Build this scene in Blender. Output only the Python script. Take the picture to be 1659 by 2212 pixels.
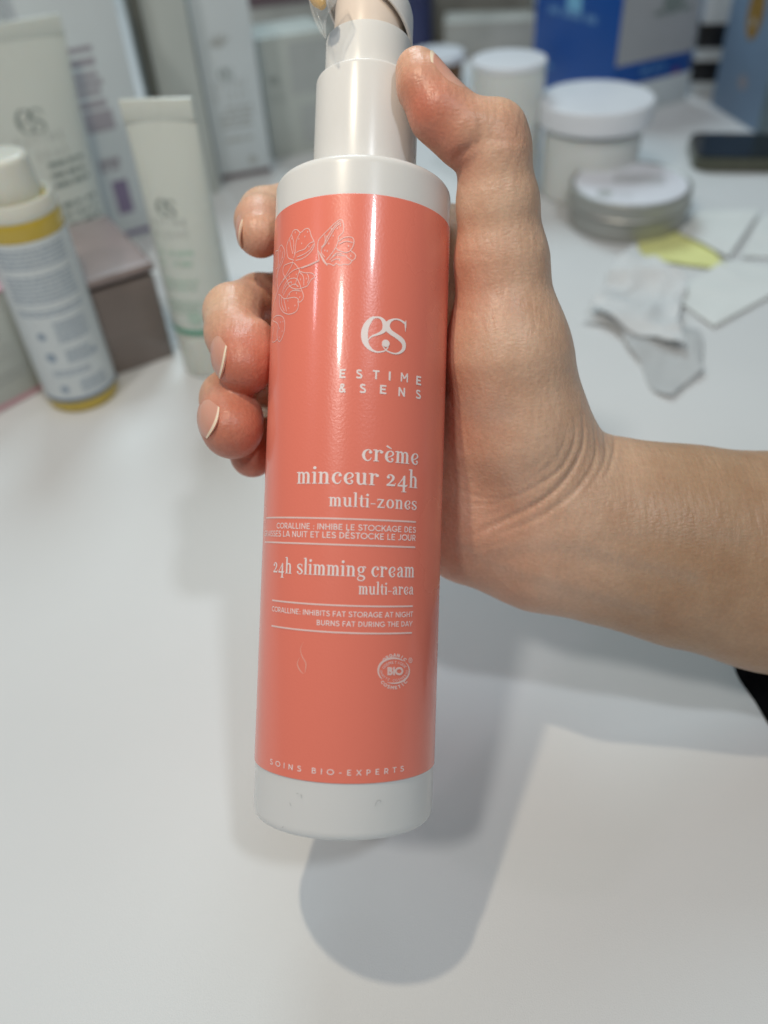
import bpy, bmesh, math, random
import numpy as np
from mathutils import Vector, Matrix, noise

sc = bpy.context.scene
for o in list(bpy.data.objects):
    bpy.data.objects.remove(o, do_unlink=True)
C = sc.collection
rnd = random.Random(7)
R_ = math.radians

# ------------------------------------------------------------------ camera
PITCH, ROLL, CAM_H = R_(43), R_(4), 0.25
_r0 = np.array([1, 0, 0.]); _u0 = np.array([0, math.sin(PITCH), math.cos(PITCH)])
FW = np.array([0, math.cos(PITCH), -math.sin(PITCH)])
RT = math.cos(ROLL) * _r0 - math.sin(ROLL) * _u0
UP = math.sin(ROLL) * _r0 + math.cos(ROLL) * _u0
CAM = np.array([0, 0, CAM_H])
FPX, PU, PV = 1752.0, 829.5, 1106.0

cam_d = bpy.data.cameras.new('camera')
cam = bpy.data.objects.new('camera', cam_d); C.objects.link(cam)
M3 = Matrix(((RT[0], UP[0], -FW[0]), (RT[1], UP[1], -FW[1]), (RT[2], UP[2], -FW[2])))
cam.matrix_world = Matrix.Translation(CAM) @ M3.to_4x4()
cam_d.sensor_width = 36; cam_d.lens = 28.52
cam_d.clip_start = 0.01; cam_d.clip_end = 50
cam_d.dof.use_dof = True; cam_d.dof.focus_distance = 0.212; cam_d.dof.aperture_fstop = 28.52 / 4.4
cam_d.dof.aperture_blades = 0
sc.camera = cam

# ------------------------------------------------------------------ world, lamps, exposure
w = bpy.data.worlds.new('World'); sc.world = w; w.use_nodes = True
bg = w.node_tree.nodes['Background']
bg.inputs[0].default_value = (0.80, 0.93, 0.97, 1); bg.inputs[1].default_value = 0.10

def lamp(name, kind, loc, target, power, color, size):
    d = bpy.data.lights.new(name, kind); d.energy = power; d.color = color
    if kind == 'AREA':
        d.shape = 'DISK'; d.size = size
    else:
        d.shadow_soft_size = size
    o = bpy.data.objects.new(name, d); C.objects.link(o)
    o.location = loc
    o.rotation_euler = (Vector(target) - Vector(loc)).to_track_quat('-Z', 'Y').to_euler()
    return o

BC = Vector((-0.003, 0.20, 0.14))
lamp('warm_desk_lamp', 'POINT', (-0.097, 0.181, 0.45), BC, 1.55, (1.0, 0.86, 0.66), 0.007)
lamp('far_ceiling_lamp', 'AREA', BC + Vector((-0.10, 0.95, 0.92)) * 1.35, (0, 0.5, 0), 9.8, (0.74, 0.92, 1.0), 0.7)  # added soft fill that brightens the table
lamp('cool_ceiling_lamp', 'AREA', BC + Vector((0.285, -0.392, 0.875)) * 1.7, BC, 4.8, (0.86, 0.93, 1.0), 0.13)
lamp('rear_ceiling_lamp', 'AREA', BC + Vector((-0.33, -0.43, 0.85)) * 1.7, BC, 5.6, (1.0, 0.97, 0.92), 0.17)
lamp('left_ceiling_lamp', 'AREA', BC + Vector((-0.76, -0.113, 0.642)) * 2.0, BC, 1.3, (1.0, 0.82, 0.93), 0.16)

sc.view_settings.view_transform = 'Standard'
sc.view_settings.look = 'None'
sc.view_settings.exposure = 0.30
sc.view_settings.gamma = 1.0
sc.view_settings.use_curve_mapping = False
try:
    sc.cycles.max_bounces = 8; sc.cycles.transparent_max_bounces = 8
    sc.cycles.caustics_reflective = False; sc.cycles.caustics_refractive = False
except Exception:
    pass

# ------------------------------------------------------------------ where things stand
def ray(u, v):
    return np.array([(u - PU) / FPX, -(v - PV) / FPX, 1.0])
def dirw(c):
    return c[0] * RT + c[1] * UP + c[2] * FW
def wpt(c):
    return CAM + dirw(c)
def tab(u, v, z=0.0):
    d = dirw(ray(u, v)); t = (z - CAM_H) / d[2]
    return CAM + t * d
def depth(p):
    return float((np.asarray(p) - CAM) @ FW)
def proj(p):
    q = np.asarray(p, float) - CAM
    z = q @ FW
    return PU + FPX * (q @ RT) / z, PV - FPX * (q @ UP) / z
def height_at(p, v):
    """height above table point p whose image row is v"""
    lo, hi = 0.0, 0.6
    for _ in range(40):
        m = (lo + hi) / 2
        if (np.array([p[0], p[1], p[2] + m]) - CAM) @ FW < 0.05 or proj([p[0], p[1], p[2] + m])[1] < v: hi = m
        else: lo = m
    return lo

# ------------------------------------------------------------------ helpers
def tag(o, label=None, cat=None, group=None, kind=None):
    if label: o['label'] = label
    if cat: o['category'] = cat
    if group: o['group'] = group
    if kind: o['kind'] = kind
    return o
def empty(name, loc, rz=0.0):
    o = bpy.data.objects.new(name, None); C.objects.link(o)
    o.location = loc; o.rotation_euler = (0, 0, rz); o.empty_display_size = 0.01
    return o
def obj(name, me, m=None, parent=None):
    o = bpy.data.objects.new(name, me); C.objects.link(o)
    if m: 
        if isinstance(m, (list, tuple)):
            for q in m: me.materials.append(q)
        else: me.materials.append(m)
    if parent: o.parent = parent
    me.name = name
    return o
def mesh(verts, faces, smooth=False, sharp=None):
    me = bpy.data.meshes.new('mesh')
    me.from_pydata([tuple(map(float, v)) for v in verts], [], faces)
    me.validate()
    if smooth:
        me.polygons.foreach_set('use_smooth', [True] * len(me.polygons))
        if sharp: me.set_sharp_from_angle(angle=R_(sharp))
    me.update()
    return me
def lathe(prof, n=96, cap0=True, cap1=True, sharp=35):
    vs, fs = [], []
    for r, z in prof:
        for k in range(n):
            a = 2 * math.pi * k / n
            vs.append((r * math.cos(a), r * math.sin(a), z))
    for i in range(len(prof) - 1):
        for k in range(n):
            k2 = (k + 1) % n
            fs.append((i * n + k, i * n + k2, (i + 1) * n + k2, (i + 1) * n + k))
    if cap0: fs.append(tuple(reversed(range(n))))
    if cap1: fs.append(tuple(range((len(prof) - 1) * n, len(prof) * n)))
    return mesh(vs, fs, True, sharp)
def rounded(pts, r, seg=5):
    """round the inner corners of a profile polyline"""
    out = [pts[0]]
    for i in range(1, len(pts) - 1):
        p0, p1, p2 = map(np.array, (pts[i - 1], pts[i], pts[i + 1]))
        d0 = p0 - p1; d1 = p2 - p1
        rr = min(r, np.linalg.norm(d0) * .45, np.linalg.norm(d1) * .45)
        a = p1 + d0 / np.linalg.norm(d0) * rr; b = p1 + d1 / np.linalg.norm(d1) * rr
        for k in range(seg + 1):
            t = k / seg
            out.append(tuple((1 - t) ** 2 * a + 2 * t * (1 - t) * p1 + t * t * b))
    out.append(pts[-1])
    return out
def box_me(x0, x1, y0, y1, z0, z1, bev=0.0006, seg=2):
    bm = bmesh.new()
    bmesh.ops.create_cube(bm, size=1)
    for v in bm.verts:
        v.co = Vector(((x0 + x1) / 2 + v.co.x * (x1 - x0), (y0 + y1) / 2 + v.co.y * (y1 - y0), (z0 + z1) / 2 + v.co.z * (z1 - z0)))
    if bev: bmesh.ops.bevel(bm, geom=bm.edges[:] , offset=bev, segments=seg, profile=0.5, affect='EDGES')
    me = bpy.data.meshes.new('box'); bm.to_mesh(me); bm.free()
    me.polygons.foreach_set('use_smooth', [True] * len(me.polygons)); me.set_sharp_from_angle(angle=R_(40))
    return me

def mat(name, col, rough=0.4, spec=0.5, var=0.06, vscale=40.0, bump=0.0, bscale=400.0, metal=0.0,
        trans=0.0, ior=1.45, sss=0.0, sssr=(1, .5, .3), ssscale=0.003, coat=0.0, rvar=0.08, alpha=1.0, stretch=None, bdist=0.0005):
    m = bpy.data.materials.new(name); m.use_nodes = True
    nt = m.node_tree; b = nt.nodes['Principled BSDF']
    tc = nt.nodes.new('ShaderNodeTexCoord')
    src = tc.outputs['Object']
    if stretch:
        mp = nt.nodes.new('ShaderNodeMapping'); mp.inputs['Scale'].default_value = stretch
        nt.links.new(src, mp.inputs[0]); src = mp.outputs[0]
    n = nt.nodes.new('ShaderNodeTexNoise'); n.inputs['Scale'].default_value = vscale; n.inputs['Detail'].default_value = 5
    nt.links.new(src, n.inputs['Vector'])
    cr = nt.nodes.new('ShaderNodeValToRGB')
    cr.color_ramp.elements[0].position = 0.3; cr.color_ramp.elements[1].position = 0.7
    cr.color_ramp.elements[0].color = (*[c * (1 - var) for c in col], 1)
    cr.color_ramp.elements[1].color = (*[min(1, c * (1 + var)) for c in col], 1)
    nt.links.new(n.outputs['Fac'], cr.inputs[0]); nt.links.new(cr.outputs[0], b.inputs['Base Color'])
    mr = nt.nodes.new('ShaderNodeMapRange'); mr.inputs['To Min'].default_value = max(0.02, rough - rvar); mr.inputs['To Max'].default_value = min(1, rough + rvar)
    nt.links.new(n.outputs['Fac'], mr.inputs['Value']); nt.links.new(mr.outputs[0], b.inputs['Roughness'])
    b.inputs['Metallic'].default_value = metal; b.inputs['IOR'].default_value = ior
    b.inputs['Specular IOR Level'].default_value = spec
    b.inputs['Transmission Weight'].default_value = trans
    b.inputs['Coat Weight'].default_value = coat; b.inputs['Coat Roughness'].default_value = 0.08
    b.inputs['Alpha'].default_value = alpha
    if sss:
        b.inputs['Subsurface Weight'].default_value = sss
        b.inputs['Subsurface Radius'].default_value = sssr; b.inputs['Subsurface Scale'].default_value = ssscale
    if bump:
        n2 = nt.nodes.new('ShaderNodeTexNoise'); n2.inputs['Scale'].default_value = bscale; n2.inputs['Detail'].default_value = 3
        nt.links.new(src, n2.inputs['Vector'])
        bp = nt.nodes.new('ShaderNodeBump'); bp.inputs['Strength'].default_value = bump; bp.inputs['Distance'].default_value = bdist
        nt.links.new(n2.outputs['Fac'], bp.inputs['Height']); nt.links.new(bp.outputs[0], b.inputs['Normal'])
    return m

M = {}
M['table'] = mat('table_laminate', (.69, .70, .70), .42, .45, .02, 9, .30, 2200, bdist=.00025)
M['white'] = mat('white_plastic', (.74, .74, .73), .24, .4, .015, 30, .02, 900, sss=.15, sssr=(1, .9, .8), ssscale=.002, bdist=.0001)
M['coral'] = mat('coral_label', (.88, .228, .160), .27, .5, .0, 25, .6, 1800, coat=.38, bdist=.00007, rvar=.02)
M['ink'] = mat('pale_ink', (.90, .80, .78), .35, .4, .03, 200)
M['inkline'] = mat('pale_line_ink', (.86, .62, .58), .35, .4, .03, 200)
M['clear'] = mat('clear_plastic', (.85, .86, .85), .10, .6, .01, 50, alpha=.15)
M['beige'] = mat('beige_plastic', (.76, .66, .58), .3, .5, .02, 50)  # warm light in the pump recess, put into the colour
M['nozzle'] = mat('amber_nozzle', (.62, .36, .07), .3, .5, .05, 60)
M['cream'] = mat('cream_tube', (.60, .64, .60), .28, .5, .02, 20, sss=.1, ssscale=.003)
M['card'] = mat('white_card', (.60, .65, .67), .55, .4, .02, 30)
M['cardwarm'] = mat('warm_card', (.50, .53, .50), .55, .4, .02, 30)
M['cap'] = mat('frosted_cap', (.72, .74, .68), .3, .5, .03, 30, sss=.3, ssscale=.004, alpha=.86)
M['amber'] = mat('amber_liquid_plastic', (.50, .37, .06), .12, .5, .05, 25, coat=.3)
M['taupe'] = mat('taupe_box', (.20, .165, .15), .33, .5, .05, 60, .06, 700, coat=.3, stretch=(.2, 1, 6))
M['taupelid'] = mat('taupe_lid', (.285, .225, .215), .25, .5, .06, 40, coat=.4)
M['pinkcard'] = mat('pink_card', (.62, .36, .41), .5, .4, .03, 30)
M['darkcard'] = mat('dark_gap_card', (.12, .12, .10), .6, .3, .05, 40)  # shade of the gap between cartons, put into the colour
M['brown'] = mat('brown_print', (.13, .085, .095), .5, .4, .05, 80)
M['purple'] = mat('purple_print', (.23, .19, .30), .5, .4, .05, 80)
M['mauve'] = mat('mauve_print', (.36, .34, .38), .5, .4, .05, 80)
M['greenp'] = mat('green_print', (.10, .36, .25), .5, .4, .05, 80)
M['greenpale'] = mat('pale_green_print', (.42, .54, .47), .5, .4, .05, 80)
M['greyp'] = mat('grey_print', (.22, .26, .25), .5, .4, .05, 80)
M['greypale'] = mat('pale_grey_print', (.43, .45, .44), .5, .4, .05, 80)
M['bluep'] = mat('slate_blue_print', (.30, .37, .45), .5, .4, .05, 80)
M['bluering'] = mat('blue_ring_print', (.10, .17, .28), .4, .4, .05, 80)
M['blue'] = mat('blue_card', (.005, .075, .34), .35, .5, .05, 30)
M['skyp'] = mat('sky_blue_print', (.20, .50, .74), .4, .4, .04, 60)
M['bluepale'] = mat('pale_blue_print', (.10, .24, .50), .4, .4, .04, 60)
M['redp'] = mat('red_print', (.16, .06, .22), .4, .4, .04, 60)
M['greypanel'] = mat('grey_panel', (.40, .41, .43), .4, .4, .03, 30)
M['bag'] = mat('blue_grey_card', (.16, .245, .36), .5, .4, .05, 20)
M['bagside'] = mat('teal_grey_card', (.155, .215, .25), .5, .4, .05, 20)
M['mustard'] = mat('mustard_print', (.27, .165, .035), .5, .4, .06, 40)
M['sand'] = mat('sand_print', (.26, .26, .29), .5, .4, .06, 40)
M['black'] = mat('black_plastic', (.008, .008, .010), .35, .5, .1, 60)
M['glass'] = mat('black_glass', (.004, .005, .008), .05, .5, .05, 60, coat=.5)
M['steel'] = mat('phone_edge_metal', (.12, .12, .09), .3, .5, .1, 90, metal=.7)
M['tin'] = mat('brushed_aluminium', (.40, .40, .375), .42, .5, .05, 120, .05, 900, metal=.6, stretch=(1, 1, 12))
M['disc'] = mat('paper_disc', (.74, .75, .80), .5, .4, .02, 40)
M['jar'] = mat('frosted_jar', (.68, .70, .68), .3, .5, .03, 20, sss=.3, ssscale=.004)
M['lid'] = mat('white_lid', (.74, .76, .80), .4, .5, .02, 40)
M['yellow'] = mat('yellow_paper', (.78, .79, .34), .7, .2, .04, 40)
M['paper'] = mat('white_paper', (.74, .76, .74), .75, .2, .03, 25)
M['tissue'] = mat('thin_tissue', (.80, .81, .81), .8, .2, .03, 60, .2, 300, alpha=.72)
M['wrapper'] = mat('grey_wrapper', (.60, .61, .61), .6, .3, .03, 60, .2, 500, alpha=.8)
M['greyclutter'] = mat('grey_cardboard', (.26, .255, .225), .7, .2, .25, 22)
M['clutterlight'] = mat('pale_grey_cardboard', (.40, .40, .37), .7, .2, .15, 30)
M['navy'] = mat('navy_plastic', (.045, .055, .14), .4, .4, .1, 30)
M['brownbits'] = mat('brown_contents', (.17, .085, .035), .5, .4, .4, 70)
M['cloth'] = mat('black_cloth', (.004, .004, .005), .95, .05, .3, 200, .5, 1500)
M['nail'] = mat('nail', (.60, .36, .30), .25, .5, .03, 200, sss=.2, ssscale=.001)

# ------------------------------------------------------------------ table
def table():
    bm = bmesh.new()
    x0, x1, y0, y1 = -1.1, 1.1, -0.35, 1.75
    me = box_me(x0, x1, y0, y1, -0.03, 0.0, .004, 3)
    o = obj('table', me, M['table'])
    tag(o, 'smooth white laminate table top carrying every bottle and box', 'table', kind='structure')
table()
fl = obj('floor', mesh([(-6, -6, -.75), (6, -6, -.75), (6, 7, -.75), (-6, 7, -.75)], [(0, 1, 2, 3)]), mat('grey_floor', (.16, .16, .16), .6, .3, .1, 3))
tag(fl, 'plain grey floor under the table', 'floor', kind='structure')

# ------------------------------------------------------------------ the pump bottle
BCc = np.array([-.0084, 0, .2212]); AX = np.array([.0322, 1, .0403]); AX /= np.linalg.norm(AX)
RB = .024
N0 = -BCc + (BCc @ AX) * AX; N0 /= np.linalg.norm(N0)          # towards the camera
T0 = np.cross(N0, AX); T0 /= np.linalg.norm(T0)
if T0[0] < 0: T0 = -T0                                          # to the right
def hit(u, v, rb=RB):
    d = ray(u, v); dp = d - (d @ AX) * AX; cp = -(BCc - (BCc @ AX) * AX)
    a = dp @ dp; b = 2 * dp @ cp; c = cp @ cp - rb * rb
    t = (-b - math.sqrt(max(b * b - 4 * a * c, 0))) / (2 * a)
    X = d * t; h = (X - BCc) @ AX; n = (X - BCc - h * AX) / rb
    return math.atan2(n @ T0, n @ N0) * rb, h
def hitf(x, y):                                                 # full-resolution photograph pixels
    return hit(x * 1659 / 3024, y * 1659 / 3024)
B_ROOT = wpt(BCc - .088 * AX)
def bw(cp):                                                     # camera coords -> bottle root coords
    return wpt(cp) - B_ROOT
def cyl(s, h, dr=0.0, rb=RB):
    a = s / RB
    return bw(BCc + h * AX + (rb + dr) * (math.cos(a) * N0 + math.sin(a) * T0))
def bottle_lathe(prof, n=160, cap0=True, cap1=True, sharp=30):
    me = lathe(prof, n, cap0, cap1, sharp)
    for v in me.vertices:
        x, y, z = v.co
        v.co = bw(BCc + z * AX + x * T0 + y * (-N0))
    me.flip_normals() if np.linalg.det(np.stack([dirw(T0), dirw(-N0), dirw(AX)])) < 0 else None
    return me

H_LT = hit(768, 418)[1]; H_LB = hit(742, 1693)[1]
H_BT = hit(772, 326)[1]; H_BB = hit(740, 1812)[1] - .0012
H_C1 = hit(790, 122, .0142)[1]
H_HEAD = hit(775, 38, .0123)[1]
bottle = empty('pump_bottle', B_ROOT)
tag(bottle, 'coral and white airless pump bottle held upright in the hand', 'bottle')
body = obj('body', bottle_lathe(rounded([(.0, H_BB), (RB - .0002, H_BB), (RB, H_BT), (.0145, H_BT)], .0026, 8)
        , cap0=False, cap1=False), M['white'], bottle)
label_me = bottle_lathe([(RB + .00005, H_LB), (RB + .00012, H_LB + .0001), (RB + .00012, H_LT - .0001), (RB + .00005, H_LT)], cap0=False, cap1=False)
label = obj('label', label_me, M['coral'], bottle)
collar = obj('collar', bottle_lathe(rounded([(.0, H_BT + .0002), (.0142, H_BT + .0002), (.0142, H_C1), (.0116, H_C1), (.0, H_C1)], .0034, 9), cap0=False, cap1=False), M['white'], bottle)
head = obj('pump_head', bottle_lathe(rounded([(.0119, H_C1 - .001), (.0119, H_HEAD), (.0108, H_HEAD), (.0108, H_HEAD - .003), (.0, H_HEAD - .003)], .0005, 3), cap0=False, cap1=False), M['white'], bottle)
stem = obj('stem', bottle_lathe(rounded([(.0, H_HEAD - .0029), (.0100, H_HEAD - .0029), (.0096, H_HEAD + .012), (.0, H_HEAD + .012)], .002, 5), cap0=False, cap1=False), M['beige'], bottle)

def actuator():
    # slanted press cap: the rear (right) wall comes down to the sleeve, the front is cut away
    n, vs, fs = 64, [], []
    rows = 10
    for j in range(rows + 1):
        t = j / rows
        for k in range(n):
            a = 2 * math.pi * k / n
            c = math.cos(a - R_(25))                            # +1 at the right/back
            low = H_HEAD - .0035 + .0165 * (0.5 - 0.5 * c) ** 0.8
            top = H_HEAD + .0135 
            h = low + (top - low) * t
            r = .0122 * (1.0 if t < .55 else math.sqrt(max(0.0, 1 - ((t - .55) / .45 * .80) ** 2)))
            vs.append(bw(BCc + h * AX + r * (math.cos(a) * T0 - math.sin(a) * N0)))
    for j in range(rows):
        for k in range(n):
            k2 = (k + 1) % n
            fs.append((j * n + k, j * n + k2, (j + 1) * n + k2, (j + 1) * n + k))
    fs.append(tuple(range(rows * n, rows * n + n)))
    me = mesh(vs, fs, True, 50)
    o = obj('press_cap', me, M['white'], bottle)
    md = o.modifiers.new('thickness', 'SOLIDIFY'); md.thickness = .0007; md.offset = -1
    return o
actuator()
def spout():
    # clear beak that reaches to the left of the press cap, with an amber nozzle inside
    z = .2105
    ring = [(664, -18), (668, 10), (676, 38), (687, 62), (698, 80), (706, 88), (705, 70), (703, 48), (712, 24), (728, 4), (740, -18)]
    vs, fs = [], []
    for s, dz in ((1, -.004), (1.0, .004)):
        for u, v in ring:
            vs.append(bw(ray(u, v) * (z + dz)))
    m = len(ring)
    fs.append(tuple(range(m))); fs.append(tuple(reversed(range(m, 2 * m))))
    for k in range(m):
        k2 = (k + 1) % m
        fs.append((k, k + m, k2 + m, k2))
    bm = bmesh.new(); me = mesh(vs, fs); bm.from_mesh(me)
    bmesh.ops.bevel(bm, geom=bm.edges[:], offset=.0008, segments=3, affect='EDGES'); bm.to_mesh(me); bm.free()
    me.polygons.foreach_set('use_smooth', [True] * len(me.polygons))
    sp = obj('spout', me, M['clear'], bottle)
    a = ray(684, -14) * z; b = ray(700, 30) * z
    obj('nozzle', tube([bw(ray(676, -20) * z), bw(ray(690, 2) * z), bw(ray(698, 16) * z)], [.0021, .002, .0010], 14), M['nozzle'], sp)
def tube(pts, rad, n=12):
    pts = [np.asarray(p, float) for p in pts]; vs, fs = [], []
    for i, p in enumerate(pts):
        t = pts[min(i + 1, len(pts) - 1)] - pts[max(i - 1, 0)]; t = t / np.linalg.norm(t)
        a = np.cross(t, [0.3, .2, .93]); a /= np.linalg.norm(a); b = np.cross(t, a)
        r = rad[i] if hasattr(rad, '__len__') else rad
        for k in range(n):
            q = 2 * math.pi * k / n
            vs.append(p + r * (math.cos(q) * a + math.sin(q) * b))
    for i in range(len(pts) - 1):
        for k in range(n):
            k2 = (k + 1) % n
            fs.append((i * n + k, i * n + k2, (i + 1) * n + k2, (i + 1) * n + k))
    fs.append(tuple(reversed(range(n)))); fs.append(tuple(range((len(pts) - 1) * n, len(pts) * n)))
    return mesh(vs, fs, True, 60)
spout()

# ---- stroke drawing in a flat (x, y) plane; every stroke gets its own tiny height step
def catmull(pts, seg=7):
    P = [np.array(p, float) for p in pts]
    if len(P) < 3:
        return P
    closed = np.allclose(P[0][:2], P[-1][:2])
    out = []
    for i in range(len(P) - 1):
        p0 = P[i - 1] if i > 0 else (P[-2] if closed else 2 * P[0] - P[1])
        p3 = P[i + 2] if i + 2 < len(P) else (P[1] if closed else 2 * P[-1] - P[-2])
        p1, p2 = P[i], P[i + 1]
        for k in range(seg):
            t = k / seg
            out.append(.5 * ((2 * p1) + (-p0 + p2) * t + (2 * p0 - 5 * p1 + 4 * p2 - p3) * t * t + (-p0 + 3 * p1 - 3 * p2 + p3) * t ** 3))
    out.append(P[-1])
    return out
class Ink:
    def __init__(self): self.v, self.f, self.n = [], [], 0
    def lift(self):
        self.n += 1
        return .00018 + (self.n % 7) * .000012
    def stroke(self, pts, width=None, smooth=True, cap=True):
        P = [np.array([*p, width]) if len(p) == 2 else np.array(p, float) for p in pts]
        P = catmull(P) if smooth else P
        z = self.lift(); b = len(self.v); n = len(P)
        for i, p in enumerate(P):
            t = P[min(i + 1, n - 1)][:2] - P[max(i - 1, 0)][:2]
            L = np.linalg.norm(t); t = t / L if L > 1e-12 else np.array([1, 0.])
            nn = np.array([-t[1], t[0]]) * p[2] / 2
            self.v += [(*(p[:2] + nn), z), (*(p[:2] - nn), z)]
        for i in range(n - 1):
            self.f.append((b + 2 * i, b + 2 * i + 1, b + 2 * i + 3, b + 2 * i + 2))
    def disc(self, x, y, rx, ry=None, n=18):
        ry = ry or rx; z = self.lift(); b = len(self.v)
        for k in range(n):
            a = 2 * math.pi * k / n
            self.v.append((x + rx * math.cos(a), y + ry * math.sin(a), z))
        self.f.append(tuple(range(b, b + n)))
    def poly(self, pts):
        z = self.lift(); b = len(self.v)
        self.v += [(*p, z) for p in pts]; self.f.append(tuple(range(b, b + len(pts))))
    def rect(self, x0, y0, x1, y1): self.poly([(x0, y0), (x1, y0), (x1, y1), (x0, y1)])
    def merge(self, other, fn):
        b = len(self.v)
        self.v += [(*fn(x, y), z) for x, y, z in other.v]; self.f += [tuple(i + b for i in f) for f in other.f]
    def bounds(self):
        a = np.array(self.v); return a[:, 0].min(), a[:, 0].max(), a[:, 1].min(), a[:, 1].max()
    def wrap(self, name, m, parent):
        vs = [cyl(x, y, z) for x, y, z in self.v]
        me = mesh(vs, self.f); bm = bmesh.new(); bm.from_mesh(me)
        # all faces look outwards
        ctr = BCc
        for f in bm.faces:
            c = f.calc_center_median(); 
            q = np.array(c) + B_ROOT - CAM; qc = np.array([q @ RT, q @ UP, q @ FW]); rad = qc - BCc - ((qc - BCc) @ AX) * AX
            f.normal_update()
            if f.normal.dot(Vector(dirw(rad))) < 0: f.normal_flip()
        bm.to_mesh(me); bm.free()
        return obj(name, me, m, parent)

# ---- the decorative serif alphabet (x-height 1)
W_, T_ = .21, .075
def _stem(g, x, y0, y1, w=W_): g.append(('s', [(x, y0, w), (x, (y0 + y1) / 2, w), (x, y1, w)], False))
def _serif(g, x, y=0.03, h=.19): g.append(('s', [(x - h, y, .07), (x + h, y, .07)], False))
def _flag(g, x, y, w=.17): g.append(('s', [(x - w - .06, y - .045, .08), (x + .02, y - .01, .11)], False))
def G(ch):
    g = []; adv = .9
    if ch == 'n' or ch == 'h':
        top = 1.0 if ch == 'n' else 1.58
        _stem(g, .24, 0, top); _serif(g, .24); _flag(g, .24, top)
        g.append(('s', [(.26, .70, T_), (.36, .90, .09), (.50, .965, .13), (.64, .88, .19), (.69, .68, W_), (.69, .35, W_), (.69, 0, W_)], True)); _serif(g, .69)
        adv = .96
    elif ch == 'm':
        _stem(g, .24, 0, 1.0); _serif(g, .24); _flag(g, .24, 1.0)
        for x in (.24, .64):
            g.append(('s', [(x + .02, .70, T_), (x + .10, .90, .09), (x + .22, .965, .13), (x + .35, .88, .19), (x + .40, .68, W_), (x + .40, .35, W_), (x + .40, 0, W_)], True))
        _serif(g, .64, h=.15); _serif(g, 1.04); adv = 1.30
    elif ch == 'u':
        g.append(('s', [(.24, 1.0, W_), (.24, .7, W_), (.25, .3, W_), (.32, .10, .17), (.46, .03, .11), (.60, .12, .08), (.69, .30, T_)], True))
        _stem(g, .70, .02, 1.0); _flag(g, .24, 1.0); _flag(g, .70, 1.0, .12); g.append(('s', [(.70, .08, .12), (.82, .03, .08), (.90, .10, .05)], True)); adv = .98
    elif ch == 'i':
        _stem(g, .24, 0, 1.0); _serif(g, .24); _flag(g, .24, 1.0); g.append(('d', .24, 1.36, .135)); adv = .50
    elif ch == 'l':
        _stem(g, .24, 0, 1.58); _serif(g, .24); _flag(g, .24, 1.58); adv = .50
    elif ch == 'r':
        _stem(g, .24, 0, 1.0); _serif(g, .24, h=.21); _flag(g, .24, 1.0)
        g.append(('s', [(.27, .66, T_), (.36, .86, .09), (.50, .96, .10), (.62, .93, .10)], True)); g.append(('d', .63, .83, .125)); adv = .80
    elif ch == 'c':
        g.append(('s', [(.74, .86, .06), (.62, .95, .08), (.46, .96, .11), (.27, .80, .19), (.19, .50, .23), (.27, .20, .19), (.45, .035, .11), (.63, .09, .08), (.76, .32, .05)], True))
        g.append(('d', .68, .76, .125)); adv = .86
    elif ch in 'eè':
        g.append(('s', [(.22, .40, .05), (.42, .46, .07), (.62, .57, .10), (.72, .72, .14), (.66, .90, .12), (.48, .965, .09), (.28, .82, .17), (.19, .50, .23), (.27, .19, .19), (.47, .03, .11), (.66, .10, .10), (.72, .25, .09), (.62, .36, .07)], True))
        g.append(('d', .645, .30, .085))
        if ch == 'è': g.append(('s', [(.20, 1.40, .17), (.42, 1.26, .12), (.60, 1.15, .06)], True))
        adv = .86
    elif ch == 'o':
        pts = [(.47 + .29 * math.cos(a), .5 + .455 * math.sin(a), .085 + .13 * abs(math.cos(a)) ** 1.3) for a in np.linspace(0, 2 * math.pi, 17)]
        g.append(('s', pts, True)); adv = .94
    elif ch == 't':
        g.append(('s', [(.28, 1.30, .12), (.28, .9, W_), (.28, .4, W_), (.31, .14, .17), (.42, .04, .10), (.56, .14, .05)], True)); g.append(('s', [(.04, .95, .08), (.56, .95, .08)], False)); adv = .60
    elif ch == 's':
        g.append(('s', [(.68, .74, .05), (.60, .92, .08), (.42, .97, .10), (.24, .87, .14), (.22, .70, .17), (.42, .54, .21), (.64, .38, .19), (.68, .20, .16), (.54, .05, .11), (.36, .03, .09), (.20, .14, .07), (.15, .30, .05)], True))
        g.append(('d', .22, .20, .10)); g.append(('s', [(.69, .99, .05), (.68, .70, .05)], False)); adv = .84
    elif ch == 'z':
        g.append(('s', [(.12, .92, .13), (.74, .92, .13)], False)); g.append(('s', [(.68, .92, .17), (.20, .06, .17)], False)); g.append(('s', [(.10, .07, .13), (.80, .07, .13)], False))
        g.append(('s', [(.13, .98, .06), (.10, .70, .05)], False)); g.append(('s', [(.79, .02, .06), (.83, .32, .05)], False)); adv = .92
    elif ch == 'a':
        g.append(('s', [(.18, .82, .06), (.34, .955, .09), (.52, .93, .15), (.61, .74, W_), (.62, .45, W_), (.62, .20, W_), (.70, .05, .12), (.86, .08, .05)], True)); g.append(('d', .25, .76, .115))
        g.append(('s', [(.60, .58, .06), (.36, .50, .10), (.21, .30, .19), (.27, .09, .15), (.42, .05, .09), (.60, .22, .06)], True)); adv = .90
    elif ch == 'g':
        pts = [(.42 + .23 * math.cos(a), .66 + .28 * math.sin(a), .08 + .11 * abs(math.cos(a)) ** 1.3) for a in np.linspace(0, 2 * math.pi, 15)]
        g.append(('s', pts, True)); g.append(('s', [(.58, .86, .06), (.68, .96, .08), (.80, .93, .09)], True)); g.append(('d', .80, .88, .08))
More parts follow.
